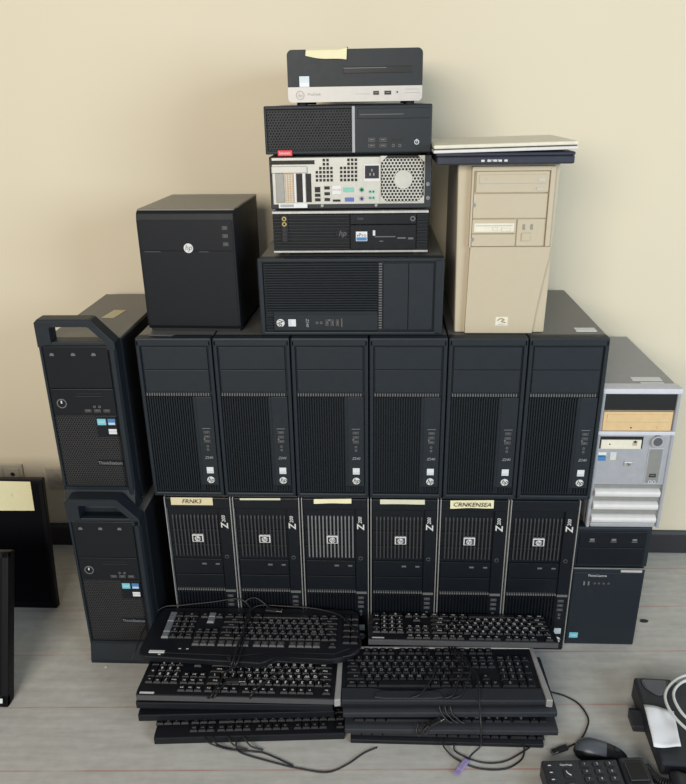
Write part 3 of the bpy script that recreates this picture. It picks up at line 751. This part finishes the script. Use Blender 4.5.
part(t, 'lid', 'cream', (-.139, .141, -.001, .241, .0095, .0170), bev=.003)
part(t, 'foot', 'deep_black', (-.10, -.06, .06, .2, 0, .0015), (.06, .10, .06, .2, 0, .0015))

# ------------------------------------------------------------------ monitors at left
t = thing('monitor', 'black flat monitor leaning upright on the floor at left, yellow note at its top', 'monitor', (-1.140, .124, 0), (-.128, 0, 0))
mw = .255
part(t, 'screen', 'screen_black', (-mw+.012, mw-.012, -.001, .01, .020, .378))
part(t, 'bezel', 'bezel_black', (-mw, mw, .0, .020, .0, .390), bev=.003)
part(t, 'back_housing', 'bezel_black', (-mw+.05, mw-.05, .018, .05, .05, .34), bev=.01)
mb = MB('paper_yellow'); mb.prism([(.045, .298), (.226, .300), (.224, .384), (.045, .386)], -.0026, -.0016, 'y'); mb.text('C', .012, (.17, -.003, .345), m='ink_grey'); mb.build('paper_note', t, 'yellow paper note taped to the top')
mb = MB('bezel_black'); mb.box(-.03, .03, .04, .06, .05, .15, bev=.004); mb.prism([(.045, .12), (.060, .12), (.085, .018), (.070, .014)], -.06, .06, 'x'); mb.build('stand', t)
t = thing('monitor', 'black monitor at the left edge of the photo, small white sticker on lower corner', 'monitor', (-1.0800, -.235, 0), (-.385, 0, .0))
mw = .226
part(t, 'screen', 'screen_black', (-mw+.018, mw-.018, -.0005, .01, .030, .352))
mb = MB('bezel_black'); mb.box(-mw, mw, .004, .03, 0, .368, bev=.004); mb.box(mw-.018, mw, -.003, .01, 0, .368, bev=.003); mb.box(-mw, -mw+.018, -.003, .01, 0, .368, bev=.003); mb.box(-mw, mw, -.003, .01, 0, .03, bev=.003); mb.box(-mw, mw, -.003, .01, .352, .368, bev=.003); mb.build('bezel', t)
part(t, 'sticker', 'sticker_white', (mw-.0225, mw-.0125, -.0038, -.002, .010, .021))
mb = MB('bezel_black'); mb.box(-.10, .10, .028, .05, .09, .30, bev=.008); mb.prism([(.040, .30), (.055, .30), (.175, .076), (.160, .0725)], -.05, .05, 'x'); mb.build('stand', t)

# ------------------------------------------------------------------ keyboards
U = .019
def layout():
    K = []
    def row(r, x, items):
        for it in items:
            if isinstance(it, tuple): s, wd = it
            else: s, wd = it, 1
            if s is not None: K.append((s, x, r, wd, 1))
            x += wd
    row(5.25, 0, ['Esc', (None, 1), 'F1', 'F2', 'F3', 'F4', (None, .5), 'F5', 'F6', 'F7', 'F8', (None, .5), 'F9', 'F10', 'F11', 'F12', (None, .25), 'Prt', 'Scr', 'Brk'])
    row(4, 0, list('`1234567890-=') + [('Bksp', 2), (None, .25), 'Ins', 'Hm', 'PU', (None, .25), 'Num', '/', '*', '-'])
    row(3, 0, [('Tab', 1.5)] + list('QWERTYUIOP[]') + [('\\', 1.5), (None, .25), 'Del', 'End', 'PD', (None, .25), '7', '8', '9'])
    row(2, 0, [('Caps', 1.75)] + list("ASDFGHJKL;'") + [('Enter', 2.25), (None, 3.5), '4', '5', '6'])
    row(1, 0, [('Shift', 2.25)] + list('ZXCVBNM,./') + [('Shift', 2.75), (None, 1.25), '^', (None, 1.25), '1', '2', '3'])
    row(0, 0, [('Ctrl', 1.25), ('Win', 1.25), ('Alt', 1.25), ('', 6.25), ('Alt', 1.25), ('Win', 1.25), ('Fn', 1.25), ('Ctrl', 1.25), (None, .25), '<', 'v', '>', (None, .25), ('0', 2), '.'])
    K.append(('+', 21.5, 2, 1, 2)); K.append(('Ent', 21.5, 0, 1, 2))
    return K
LAY = layout()
KC = {}
def keymesh(s, wd, hd, h, m, lm):
    k = (s, wd, hd, h, m, lm)
    if k in KC: return KC[k]
    mb = MB(m); a = wd*U/2-.0006; b = hd*U/2-.0006; c = a-.0024; d = b-.0026
    L = []
    for (xx, yy, zz) in ((a, b, 0), (a, b, h*.25), (c+.0006, d+.0006, h*.9), (c-.0004, d-.0004, h)):
        L.append([mb.bm.verts.new(p) for p in ((-xx, -yy, zz), (xx, -yy, zz), (xx, yy, zz), (-xx, yy, zz))])
    for A, B in zip(L, L[1:]):
        for i in range(4): mb.bm.faces.new((A[i], A[(i+1) % 4], B[(i+1) % 4], B[i]))
    mb.bm.faces.new(L[-1])
    if s: mb.text(s, .0105 if len(s) == 1 else .0056, (0, .0004, h+.0001), FLAT, m=lm, bold=.0003 if len(s) == 1 else .0001)
    me = bpy.data.meshes.new('keycap'); mb.bm.to_mesh(me); mb.bm.free()
    for q in mb.mats: me.materials.append(MATS[q])
    KC[k] = me
    return me
def add_keys(t, x0, y0, zf, kh=.006, m='key_black', lm='legend_white', rows=None, tilt=0.0, special=None):
    # x0,y0: lower-left corner of the key field; zf(y): surface height
    for (s, x, r, wd, hd) in LAY:
        if rows is not None and r not in rows: continue
        mm = special(s, x, r) if special else m
        o = bpy.data.objects.new('keycap', keymesh(s, wd, hd, kh, mm or m, lm)); COL.objects.link(o); o.parent = t
        y = y0 + (r+hd/2)*U
        o.location = (x0+(x+wd/2)*U, y, zf(y)); o.rotation_euler = (tilt, 0, 0)
def keyboard(label, loc, rot, L, D, hf=.013, hr=.019, key_y=None, key_x=None, m='kb_black', km='key_black', lm='legend_white', rows=None, edge=None, group=None, cat='keyboard', body=True):
    t = thing('keyboard', label, cat, loc, (0, 0, rot), group)
    if body:
        mb = MB(m); mb.prism([(-D/2, 0), (D/2, 0), (D/2, hr), (D/2-.012, hr), (-D/2+.01, hf), (-D/2, hf-.004)], -L/2, L/2, 'x', bev=.0022); mb.build('case', t)
    y0 = key_y if key_y is not None else -D/2+.010
    x0 = key_x if key_x is not None else -22.5*U/2
    tilt = math.atan2(hr-hf, D)
    zf = lambda y: hf+(hr-hf)*(y+D/2)/D - .0008
    add_keys(t, x0, y0, zf, .0062, km, lm, rows, tilt)
    if edge:
        mb = MB(edge); mb.box(-L/2+.001, L/2-.001, D/2-.001, D/2+.0015, .003, hr-.002, bev=.0006); mb.build('rear_edge', t)
    return t
PITCH = .0258
FR = {0, 1}
BK = {5.25, 4}
kg = 'keyboards in the left pile'; kr = 'keyboards in the right pile'
kA = keyboard('black keyboard at the very bottom of the left pile, resting on the floor', (-.268, -.247, 0), .065 + PI, .424, .142, rows=None, group=kg, key_x=-.2115, lm='legend_dim')
kB = keyboard('thin black keyboard in the left pile, second up from the floor', (-.302, -.206, PITCH), .058 + PI, .444, .148, hf=.012, hr=.0185, group=kg, lm='legend_dim')
kC = keyboard('thin black keyboard in the left pile, directly beneath the one with white lettering', (-.303, -.203, 2*PITCH), .012 + PI, .446, .150, hf=.012, hr=.0185, group=kg, lm='legend_dim')
kD = keyboard('black keyboard with white lettering and grey near edge, under the gaming keyboard', (-.2975, -.2085, 3*PITCH), PI, .4475, .148, hf=.012, hr=.0185, edge='kb_edge', group=kg, key_y=-.0550)
mb = MB('logo_white'); mb.box(.183, .216, .0655, .0710, .0176, .0188, bev=.0003); mb.build('logo_badge', kD)
k5 = keyboard('black keyboard at the very bottom of the right pile, resting on the floor', (.173, -.241, 0), .0, .424, .146, group=kr, key_x=-.2115, lm='legend_dim')
k4 = keyboard('black keyboard with rounded grey front, second up from the floor in right pile', (.181, -.2235, PITCH), .018, .468, .168, hf=.0155, hr=.0185, key_y=-.066, group=kr, lm='legend_dim', m='charcoal')
k3 = keyboard('black keyboard third up in the right pile, beneath the silver-edged one', (.178, -.2005, 2*PITCH), .034, .474, .168, hf=.0165, hr=.0185, key_y=-.064, group=kr, lm='legend_dim', m='charcoal')
# silver-edged keyboard
k2 = keyboard('black keyboard with silver side rails and wrist rest, in the right pile', (.1630, -.1975, 3*PITCH), .026, .452, .162, hf=.012, hr=.0185, key_y=-.040, group=kr, lm='legend_dim')
for sx in (-1, 1):
    mb = MB('silver'); mb.prism([(sx*.226, -.082), (sx*.240, -.084), (sx*.233, .084), (sx*.223, .082)], .0, .0205, 'z', bev=.002); mb.build('side_rail', k2)
mb = MB('silver'); mb.box(-.228, .228, .0805, .0865, .004, .0205, bev=.002); mb.build('rear_rail', k2)
mb = MB('charcoal'); mb.prism([(-.224, -.081), (.224, -.081), (.224, -.044), (.005, -.044), (-.01, -.052), (-.03, -.054), (-.115, -.054), (-.14, -.051), (-.155, -.044), (-.224, -.044)], .010, .0175, 'z', bev=.002)
mb.prism([(-.152, -.074), (-.13, -.078), (-.02, -.078), (.002, -.074), (-.004, -.058), (-.02, -.055), (-.13, -.055), (-.146, -.058)], .012, .0205, 'z', bev=.002); mb.build('wrist_rest', k2)
k1 = keyboard('black keyboard with white lettering, topmost of the right pile against the towers', (.2225, -.0700, 4*PITCH+.0025), PI, .4495, .1225, hf=.012, hr=.0175, key_y=-.0595, edge='kb_edge', group=kr)
mb = MB('logo_white'); mb.box(.186, .215, .0525, .0570, .0165, .0178, bev=.0003); mb.build('logo_badge', k1); k1.rotation_euler = (.13, 0, PI)
# gaming keyboard, outline with a notch in its rear edge
kE = thing('keyboard', 'wide black gaming keyboard with grey keys and notched outline, topmost of the left pile', 'keyboard', (-.2775, -.104, 4*PITCH), (0, 0, PI), kg)
def wl(x, y): v = local(kE, (x, y, 0)); return (v.x, v.y)
outl = [(-.530, -.188), (-.250, -.203), (-.236, -.196), (-.218, -.180), (-.090, -.187), (-.060, -.180), (-.022, -.150), (-.018, -.122), (-.030, -.020), (-.045, -.009), (-.300, -.008), (-.525, -.012), (-.538, -.030), (-.545, -.165), (-.541, -.182)]
mb = MB('kb_black'); mb.prism([wl(*p) for p in outl], 0, .0165, 'z', bev=.003)
ol2 = [(-.520, -.176), (-.30, -.182), (-.225, -.168), (-.080, -.170), (-.045, -.150), (-.045, -.030), (-.5, -.028), (-.525, -.05)]
mb.prism([wl(*p) for p in ol2], .0155, .0178, 'z', bev=.001); mb.build('case', kE)
def spec(s, x, r):
    if x >= 21.5: return 'key_grey'
    if s in ('^',) or (s in ('<', 'v', '>') and 15 < x < 18.3): return 'key_grey' if s in ('^', 'v') else 'key_black'
    if r == 5.25 and x > 1: return 'key_mid'
    return 'key_black'
add_keys(kE, -.2125+.012, -.070, lambda y: .0170, .0062, 'key_black', 'legend_dim', special=spec)
for a in range(2):
    for b in range(5):
        o = bpy.data.objects.new('macro_key', keymesh('', 1, 1, .0062, 'key_black', 'legend_dim')); COL.objects.link(o); o.parent = kE
        o.location = (-.2235-.0185*a, -.060+b*.021, .0168)
mb = MB('logo_white'); mb.box(.205, .242, .066, .0735, .0160, .0186, bev=.0004); mb.build('logo_badge', kE)
mb = MB('legend_white')
for x in (.150, .168, .212): mb.box(x, x+.006, .0775 if x > .2 else .058, .0795 if x > .2 else .060, .0170, .0184)
mb.build('indicator_light', kE)
mb = MB('kb_black'); mb.prism([wl(*p) for p in ((-.23, -.035), (-.235, -.012), (-.08, -.012), (-.085, -.035))], .017, .0195, 'z', bev=.001); mb.build('media_bar', kE)

# ---- cables (each belongs to the thing it is wired to)
def cable(root, pts, r=.0019, m='cable_black', name='cable', n=8):
    mb = MB(m); mb.tube([local(root, p) for p in pts], r, smooth=6, n=n)
    return mb.build(name, root)
def usb_plug(parent, root, p, d, name='usb_plug', tip='steel', body='cable_black', L=.024, tl=.014):
    p = local(root, p); d = (root.rotation_euler.to_matrix().inverted() @ Vector(d)).normalized()
    z = Vector((0, 0, 1)); a = d.cross(z).normalized(); u = a.cross(d)
    M = Matrix((( d.x, a.x, u.x, p.x), (d.y, a.y, u.y, p.y), (d.z, a.z, u.z, p.z), (0, 0, 0, 1)))
    mb = MB(body); mb.box(-.004, L, -.0065, .0065, -.0036, .0036, bev=.0022, M=M)
    mb.box(L, L+tl, -.0058, .0058, -.0022, .0022, m=tip, M=M, bev=.0004, seg=1)
    return mb.build(name, parent)
zE = 4*PITCH + .0255
c = cable(kE, [(-.300, -.206, .112), (-.304, -.213, .118), (-.309, -.209, .127), (-.312, -.180, zE+.004), (-.305, -.12, zE+.003), (-.300, -.05, zE+.003), (-.305, -.020, zE+.006), (-.335, -.010, zE+.020), (-.40, -.014, zE+.012), (-.48, -.016, zE+.002), (-.530, -.025, .128), (-.556, -.07, .115), (-.566, -.12, .095), (-.575, -.15, .07)])
c2 = cable(kE, [(-.322, -.190, zE+.003), (-.318, -.214, .120), (-.312, -.205, .131), (-.306, -.14, zE+.004), (-.303, -.07, zE+.004), (-.300, -.03, zE+.004), (-.315, -.012, zE+.014), (-.290, -.010, zE+.024), (-.262, -.020, zE+.010), (-.252, -.032, zE+.004)])
usb_plug(c2, kE, (-.258, -.030, zE+.004), (.9, -.1, 0))
c3 = cable(kE, [(-.328, -.196, zE+.001), (-.308, -.214, .122), (-.300, -.206, .131), (-.299, -.15, zE+.003), (-.306, -.06, zE+.003), (-.285, -.015, zE+.003), (-.22, -.014, zE+.003), (-.14, -.020, zE+.002), (-.075, -.045, zE+.003), (-.040, -.085, .126), (-.022, -.12, .124), (-.020, -.150, .124), (-.035, -.172, .123), (-.060, -.180, .122)])
zD = 3*PITCH + .026
c = cable(kD, [(-.36, -.280, .090), (-.352, -.290, .098), (-.345, -.286, zD+.003), (-.335, -.25, zD+.003), (-.33, -.22, zD+.003), (-.30, -.19, zD-.001)])
c = cable(kD, [(-.350, -.284, .096), (-.342, -.291, .100), (-.337, -.286, zD+.003), (-.325, -.26, zD+.004), (-.315, -.248, zD+.004), (-.29, -.249, zD+.004)])
usb_plug(c, kD, (-.318, -.249, zD+.005), (1, .06, 0), L=.026)
c = cable(kD, [(-.262, -.284, .093), (-.258, -.284, zD+.001), (-.240, -.256, zD+.003), (-.205, -.214, zD+.003), (-.19, -.196, zD+.001)])
# left pile, floor cable from the bottom keyboard
c = cable(kA, [(-.290, -.3245, .012), (-.290, -.335, .008), (-.275, -.350, .003), (-.20, -.372, .0022), (-.14, -.386, .0022), (-.085, -.392, .0022), (-.045, -.372, .0022), (-.010, -.342, .0022), (.02, -.325, .0022)])
c = cable(kA, [(-.360, -.326, .019), (-.350, -.338, .018), (-.325, -.342, .010), (-.30, -.343, .004), (-.25, -.345, .0022), (-.22, -.350, .0022), (-.16, -.378, .0022)])
for k in range(3):
    cable(kA, [(-.345+k*.035, -.322, .021), (-.338+k*.035, -.334+.002*k, .016), (-.325+k*.035, -.337, .008), (-.30+k*.035, -.340, .0025)])
# right pile, cables over the silver-edged keyboard
z2 = 3*PITCH + .0265
for k, (xa, xb, xc) in enumerate(((.125, .150, .116), (.190, .212, .188), (.205, .232, .205))):
    c = cable(k2, [(xa, -.118, z2), (xa+.006, -.135, z2+.002), (xb, -.170, z2+.001), (xb+.002, -.20, z2+.001), (xb-.012, -.235, z2), (xc, -.268, z2-.002), (xc-.02, -.278, z2-.003)])
c = cable(k2, [(.195, -.112, z2), (.205, -.14, z2+.004), (.228, -.18, z2+.003), (.246, -.212, z2+.003), (.245, -.262, z2+.001), (.244, -.290, .088), (.2445, -.310, .070), (.245, -.322, .045), (.244, -.330, .020), (.225, -.342, .008), (.208, -.362, .0055)])
usb_plug(c, k2, (.211, -.358, .0065), (-.55, -.75, 0), name='keyboard_plug', tip='port_purple', body='port_purple', L=.030, tl=.012)
for k in range(3):
    cable(k3, [(.166+k*.012, -.262, 3*PITCH-.001), (.158+k*.012, -.276, .078), (.162+k*.012, -.287, .066), (.176+k*.013, -.297, .055), (.186+k*.013, -.298, .050)], .0018)
c = cable(k4, [(.110, -.300, .050), (.106, -.3125, .040), (.112, -.3165, .030), (.125, -.312, .046), (.133, -.306, .050)])
c = cable(k4, [(.124, -.300, .049), (.121, -.3135, .040), (.128, -.315, .034), (.135, -.308, .0495)])
usb_plug(c, k4, (.137, -.305, .0515), (.85, .52, .05))
c = cable(k4, [(.165, -.314, .018), (.166, -.328, .012), (.19, -.350, .003), (.235, -.372, .0022), (.29, -.372, .0022), (.325, -.352, .0022), (.338, -.334, .004), (.340, -.316, .012)])
c = cable(k5, [(.19, -.316, .010), (.192, -.332, .003), (.24, -.356, .0022), (.29, -.354, .0022), (.335, -.328, .0022), (.36, -.31, .0022)], .0017)
c = cable(k3, [(.380, -.152, .058), (.404, -.149, .026), (.433, -.152, .005), (.466, -.164, .003), (.493, -.188, .0022), (.503, -.229, .0022), (.490, -.262, .0022), (.470, -.290, .0022), (.448, -.306, .003), (.430, -.315, .004)])
usb_plug(c, k3, (.432, -.3145, .0045), (-.93, -.38, 0), L=.022)

# ------------------------------------------------------------------ mouse
t = thing('computer_mouse', 'black computer mouse with a grey top lying behind the keypad telephone', 'mouse', (.504, -.329, 0), (0, 0, -.24))
def shell(mb, m, zs, a0=0, grow=0, u0=-1, u1=1):
    n = 20; k = 14; rows = []
    for i in range(n+1):
        q = u0+(u1-u0)*i/n; x = .058*q
        hw = .028*math.sqrt(max(0, 1-abs(q)**3.2))*(1-.06*q)+grow
        hh = (.031*math.sqrt(max(0, 1-abs(q)**2.6))*(1-.30*q)+grow)*zs
        rows.append([mb.bm.verts.new((x, hw*math.cos(a0+(PI-2*a0)*j/k), max(0, hh*math.sin(a0+(PI-2*a0)*j/k)))) for j in range(k+1)])
    fs = []
    for A, B in zip(rows, rows[1:]):
        for j in range(k): fs.append(mb.bm.faces.new((A[j], A[j+1], B[j+1], B[j])))
    bmesh.ops.recalc_face_normals(mb.bm, faces=fs)
    mb._fin(fs, m, True)
mb = MB('gloss_black'); shell(mb, 'gloss_black', 1.0); bmesh.ops.remove_doubles(mb.bm, verts=mb.bm.verts, dist=.0002); mb.build('body', t)
mb = MB('mouse_shell'); shell(mb, 'mouse_shell', 1.0, a0=.75, grow=.0008, u0=-.94, u1=.15); mb.build('palm_cover', t)
mb = MB('charcoal'); mb.cyl((.028, 0, .0195), .009, .006, 'y', n=20); mb.build('scroll_wheel', t)

# ------------------------------------------------------------------ telephones
t = thing('desk_telephone', 'black keypad telephone with empty handset cradle, nearest the camera at lower right', 'telephone', (.470, -.376, 0), (0, 0, .055))
pw, pd = .109, .205
def slope(x0, x1, y0, y1, h0, h1, m, mb=None, bev=.004):
    mb = mb or MB(m); mb.prism([(y0, 0), (y1, 0), (y1, h1), (y0, h0)], x0, x1, 'x', bev=bev, m=m); return mb
slope(-pw, .049, -pd, 0, .022, .042, 'phone_black').build('body', t)
sl = .020/pd; zp = lambda y: .042+sl*y
ang = math.atan(sl)
mb = slope(.051, .106, -pd, .002, .026, .046, 'phone_black', bev=.006)
mb.build('handset_cradle', t)
mb = MB('deep_black'); mb.prism(rr(.056, .101, -.060, -.008, .010, .012), .0, .0012, 'z', m='deep_black'); mb.prism([(-.055, .0), (-.012, .0), (-.012, .002), (-.055, .0045)], .060, .097, 'x', m='phone_grey', bev=.0008)
o = mb.build('cradle_recess', t); o.location = (0, 0, .0462); o.rotation_euler = (ang, 0, 0)
mb = MB('legend_white'); mb.text('OpenStage', .0058, (-.060, -.012, .0002), FLAT); o = mb.build('name_mark', t); o.location = (0, 0, zp(0)+.0002); o.rotation_euler = (ang, 0, 0)
digits = ['1', '2', '3', '4', '5', '6', '7', '8', '9', '*', '0', '#']
for i, s in enumerate(digits):
    mb = MB('phone_black'); mb.box(-.009, .009, -.0055, .0055, 0, .0035, bev=.0012); mb.text(s, .0065, (0, 0, .0036), FLAT)
    o = mb.build('keypad_button', t); x = -.022+(i % 3)*.026; y = -.012-(i//3)*.0165; o.location = (x, y, zp(y)-.0005); o.rotation_euler = (ang, 0, 0)
for i in range(5):
    mb = MB('phone_black'); mb.box(-.007, .007, -.004, .004, 0, .003, bev=.001); mb.box(-.003, .003, -.001, .001, .0028, .0033, m='legend_white')
    o = mb.build('function_button', t); y = -.014-i*.0155; o.location = (-.095, y, zp(y)-.0005); o.rotation_euler = (ang, 0, 0)
mb = MB('phone_black'); mb.box(-.010, .010, -.010, .010, 0, .003, bev=.001); mb.tube([(-.004, .005, .0036), (-.002, 0, .0036), (.004, -.005, .0036)], .0011, m='legend_white', n=6)
o = mb.build('call_button', t); o.location = (-.060, -.032, zp(-.032)-.0005); o.rotation_euler = (ang, 0, 0)
for i in range(2):
    mb = MB('phone_black'); mb.box(-.010, .010, -.007, .007, 0, .003, bev=.001); mb.text('OK', .007, (0, 0, .0032), FLAT)
    o = mb.build('menu_button', t); y = -.058-i*.02; o.location = (-.060, y, zp(y)-.0005); o.rotation_euler = (ang, 0, 0)

t = thing('desk_telephone', 'charcoal desk telephone at the right edge under a white sheet of paper', 'telephone', (.655, -.160, 0), (0, 0, -.04))
slope(-.030, .205, -.215, .0, .030, .052, 'phone_black').build('body', t)
mb = slope(-.034, .052, -.215, .004, .034, .0575, 'charcoal', bev=.006); mb.build('handset_cradle', t)
ang2 = math.atan(.022/.215)
mb = MB('phone_grey'); P = [(.026*math.cos(a), -.004+.036*math.sin(a)-.004) for a in [PI+PI*k/14 for k in range(15)]] + [(.026, -.004), (-.026, -.004)]
mb.prism(P, 0, .0016, 'z', bev=.0006); mb.tube([(-.028, -.006, .001), (-.025, -.026, .001), (0, -.046, .001), (.025, -.026, .001), (.028, -.006, .001)], .0016, m='phone_grey')
o = mb.build('ear_rest', t, 'grey half-round ear rest'); o.location = (.010, .0, .0575); o.rotation_euler = (ang2, 0, 0)
mb = MB('lcd'); mb.box(-.05, .05, -.018, .018, 0, .002); o = mb.build('display', t, 'pale display'); o.location = (.132, -.036, .0485); o.rotation_euler = (ang2, 0, 0)
for i in range(12):
    mb = MB('phone_grey'); mb.box(-.008, .008, -.005, .005, 0, .0035, bev=.001); mb.text(digits[i], .008, (0, 0, .0036), FLAT); o = mb.build('keypad_button', t); y = -.10-(i//3)*.022; o.location = (.095+(i % 3)*.026, y, .052+.022/.215*y-.0005); o.rotation_euler = (ang2, 0, 0)
mb = MB('phone_black'); mb.prism([(-.105, .0), (-.062, .0), (-.058, .024), (-.070, .028), (-.10, .012)], -.058, -.031, 'x', bev=.002); mb.build('side_stand', t)

# sheet of paper on that telephone
mb = MB('paper_white'); n = 10; rows = []
c0, c1, c2p, c3p = Vector((.616, -.240, .0520)), Vector((.677, -.256, .0505)), Vector((.660, -.346, .0410)), Vector((.604, -.346, .0415))
for i in range(n+1):
    rw = []
    for j in range(n+1):
        a = i/n; b = j/n
        p = (c0*(1-a)+c1*a)*(1-b)+(c3p*(1-a)+c2p*a)*b
        p.z += .0062+.0022*math.sin(a*5+b*3)+.002*abs(math.sin(b*6+a*2))
        rw.append(mb.bm.verts.new(p))
    rows.append(rw)
for A, B in zip(rows, rows[1:]):
    for j in range(n): f = mb.bm.faces.new((A[j], A[j+1], B[j+1], B[j])); f.smooth = True
o = mb.build('paper_sheet'); o['label'] = 'crumpled white sheet of paper lying on the charcoal telephone'; o['category'] = 'paper'
sd = o.modifiers.new('thick', 'SOLIDIFY'); sd.thickness = .0006
# loose handset with coiled cord in front of it
t = thing('telephone_handset', 'black telephone handset with coiled cord, lying in front of the charcoal telephone', 'handset', (.718, -.432, 0), (0, 0, 1.45))
mb = MB('phone_black')
prof = [(-.10, .030, .022), (-.085, .034, .026), (-.06, .026, .028), (-.03, .020, .030), (.03, .020, .030), (.06, .026, .028), (.085, .034, .026), (.10, .030, .022)]
rg = []
for (yy, hw, hz) in prof:
    rg.append([mb.bm.verts.new((hw*math.cos(2*PI*k/16), yy, .026+hz*.62*math.sin(2*PI*k/16)+ (.010 if abs(yy) < .05 else 0))) for k in range(16)])
fs = [mb.bm.faces.new(rg[0]), mb.bm.faces.new(rg[-1][::-1])]
for A, B in zip(rg, rg[1:]):
    for k in range(16): fs.append(mb.bm.faces.new((A[k], A[(k+1) % 16], B[(k+1) % 16], B[k])))
bmesh.ops.recalc_face_normals(mb.bm, faces=fs)
mb._fin(fs, 'phone_black', True); mb.build('grip', t)
mb = MB('cable_black'); P = []
ax = [Vector((.586, -.366, .012)), Vector((.592, -.385, .012)), Vector((.603, -.402, .014)), Vector((.622, -.416, .022))]
sp = spline(ax, 10)
for i in range(len(sp)*6):
    q = i/6; a = int(q); b = min(a+1, len(sp)-1); p = sp[a].lerp(sp[b], q-a); tt = (sp[b]-sp[max(a-1, 0)]).normalized() if b > 0 else Vector((1, 0, 0))
    s1 = tt.cross(Vector((0, 0, 1))).normalized(); s2 = s1.cross(tt); an = q*2*PI/1.9
    P.append(local(t, p + s1*.008*math.cos(an) + s2*.008*math.sin(an)))
mb.tube(P, .0021, smooth=1, n=6); mb.build('coiled_cord', t)
# white cable loop
mb = MB('cable_white')
L = [(.84, -.345, .064), (.76, -.352, .067), (.700, -.338, .068), (.668, -.290, .069), (.664, -.235, .070), (.690, -.192, .070), (.740, -.158, .068), (.81, -.15, .064), (.86, -.19, .062), (.865, -.25, .062), (.82, -.31, .066), (.745, -.325, .069), (.694, -.295, .072), (.680, -.255, .076), (.690, -.215, .076), (.730, -.180, .073), (.79, -.17, .069)]
mb.tube(L, .0032, n=10); o = mb.build('cable_coil'); o['label'] = 'white network cable looped on top of the charcoal telephone'; o['category'] = 'cable'

# ------------------------------------------------------------------ light
def area(name, loc, target, sx, sy, power, col):
    d = bpy.data.lights.new(name, 'AREA'); d.shape = 'RECTANGLE'; d.size = sx; d.size_y = sy; d.energy = power; d.color = col
    o = bpy.data.objects.new(name, d); COL.objects.link(o); o.location = loc
    o.rotation_euler = (Vector(target)-Vector(loc)).to_track_quat('-Z', 'Y').to_euler()
    return o
area('window_daylight', (2.7, -2.8, 1.6), (0, .2, .75), 1.7, 1.4, 80, (.74, .90, 1.0))
area('warm_fill', (-1.0, -3.5, 2.0), (-.3, .4, .85), 1.8, 1.2, 111, (1.0, .92, .79))  # added warm frontal fill without a known source, lifts the left wall
w = bpy.data.worlds.new('room_light'); S.world = w; w.use_nodes = True
bg = w.node_tree.nodes['Background']; bg.inputs['Color'].default_value = (.93, .97, 1.0, 1); bg.inputs['Strength'].default_value = .21

# ------------------------------------------------------------------ camera
f, cx, cy, cz, pt, ro, ya = 729.394, .0198, -1.5205, 1.3303, .38459, -.01647, -.05164
cp, sp_ = math.cos(pt), math.sin(pt)
fwd = Vector((math.sin(ya)*cp, math.cos(ya)*cp, -sp_)); right = Vector((math.cos(ya), -math.sin(ya), 0)); up = right.cross(fwd)
R = right*math.cos(ro) + up*math.sin(ro); Uv = -right*math.sin(ro) + up*math.cos(ro)
cam = bpy.data.cameras.new('camera'); co = bpy.data.objects.new('camera', cam); COL.objects.link(co)
co.matrix_world = Matrix(((R.x, Uv.x, -fwd.x, cx), (R.y, Uv.y, -fwd.y, cy), (R.z, Uv.z, -fwd.z, cz), (0, 0, 0, 1)))
cam.sensor_fit = 'HORIZONTAL'; cam.sensor_width = 36; cam.lens = f/686*36; cam.clip_start = .02
S.camera = co
vs = S.view_settings; S.display_settings.display_device = 'sRGB'
vs.view_transform = 'Standard'; vs.look = 'None'; vs.exposure = 0.0; vs.gamma = 1; vs.use_curve_mapping = False
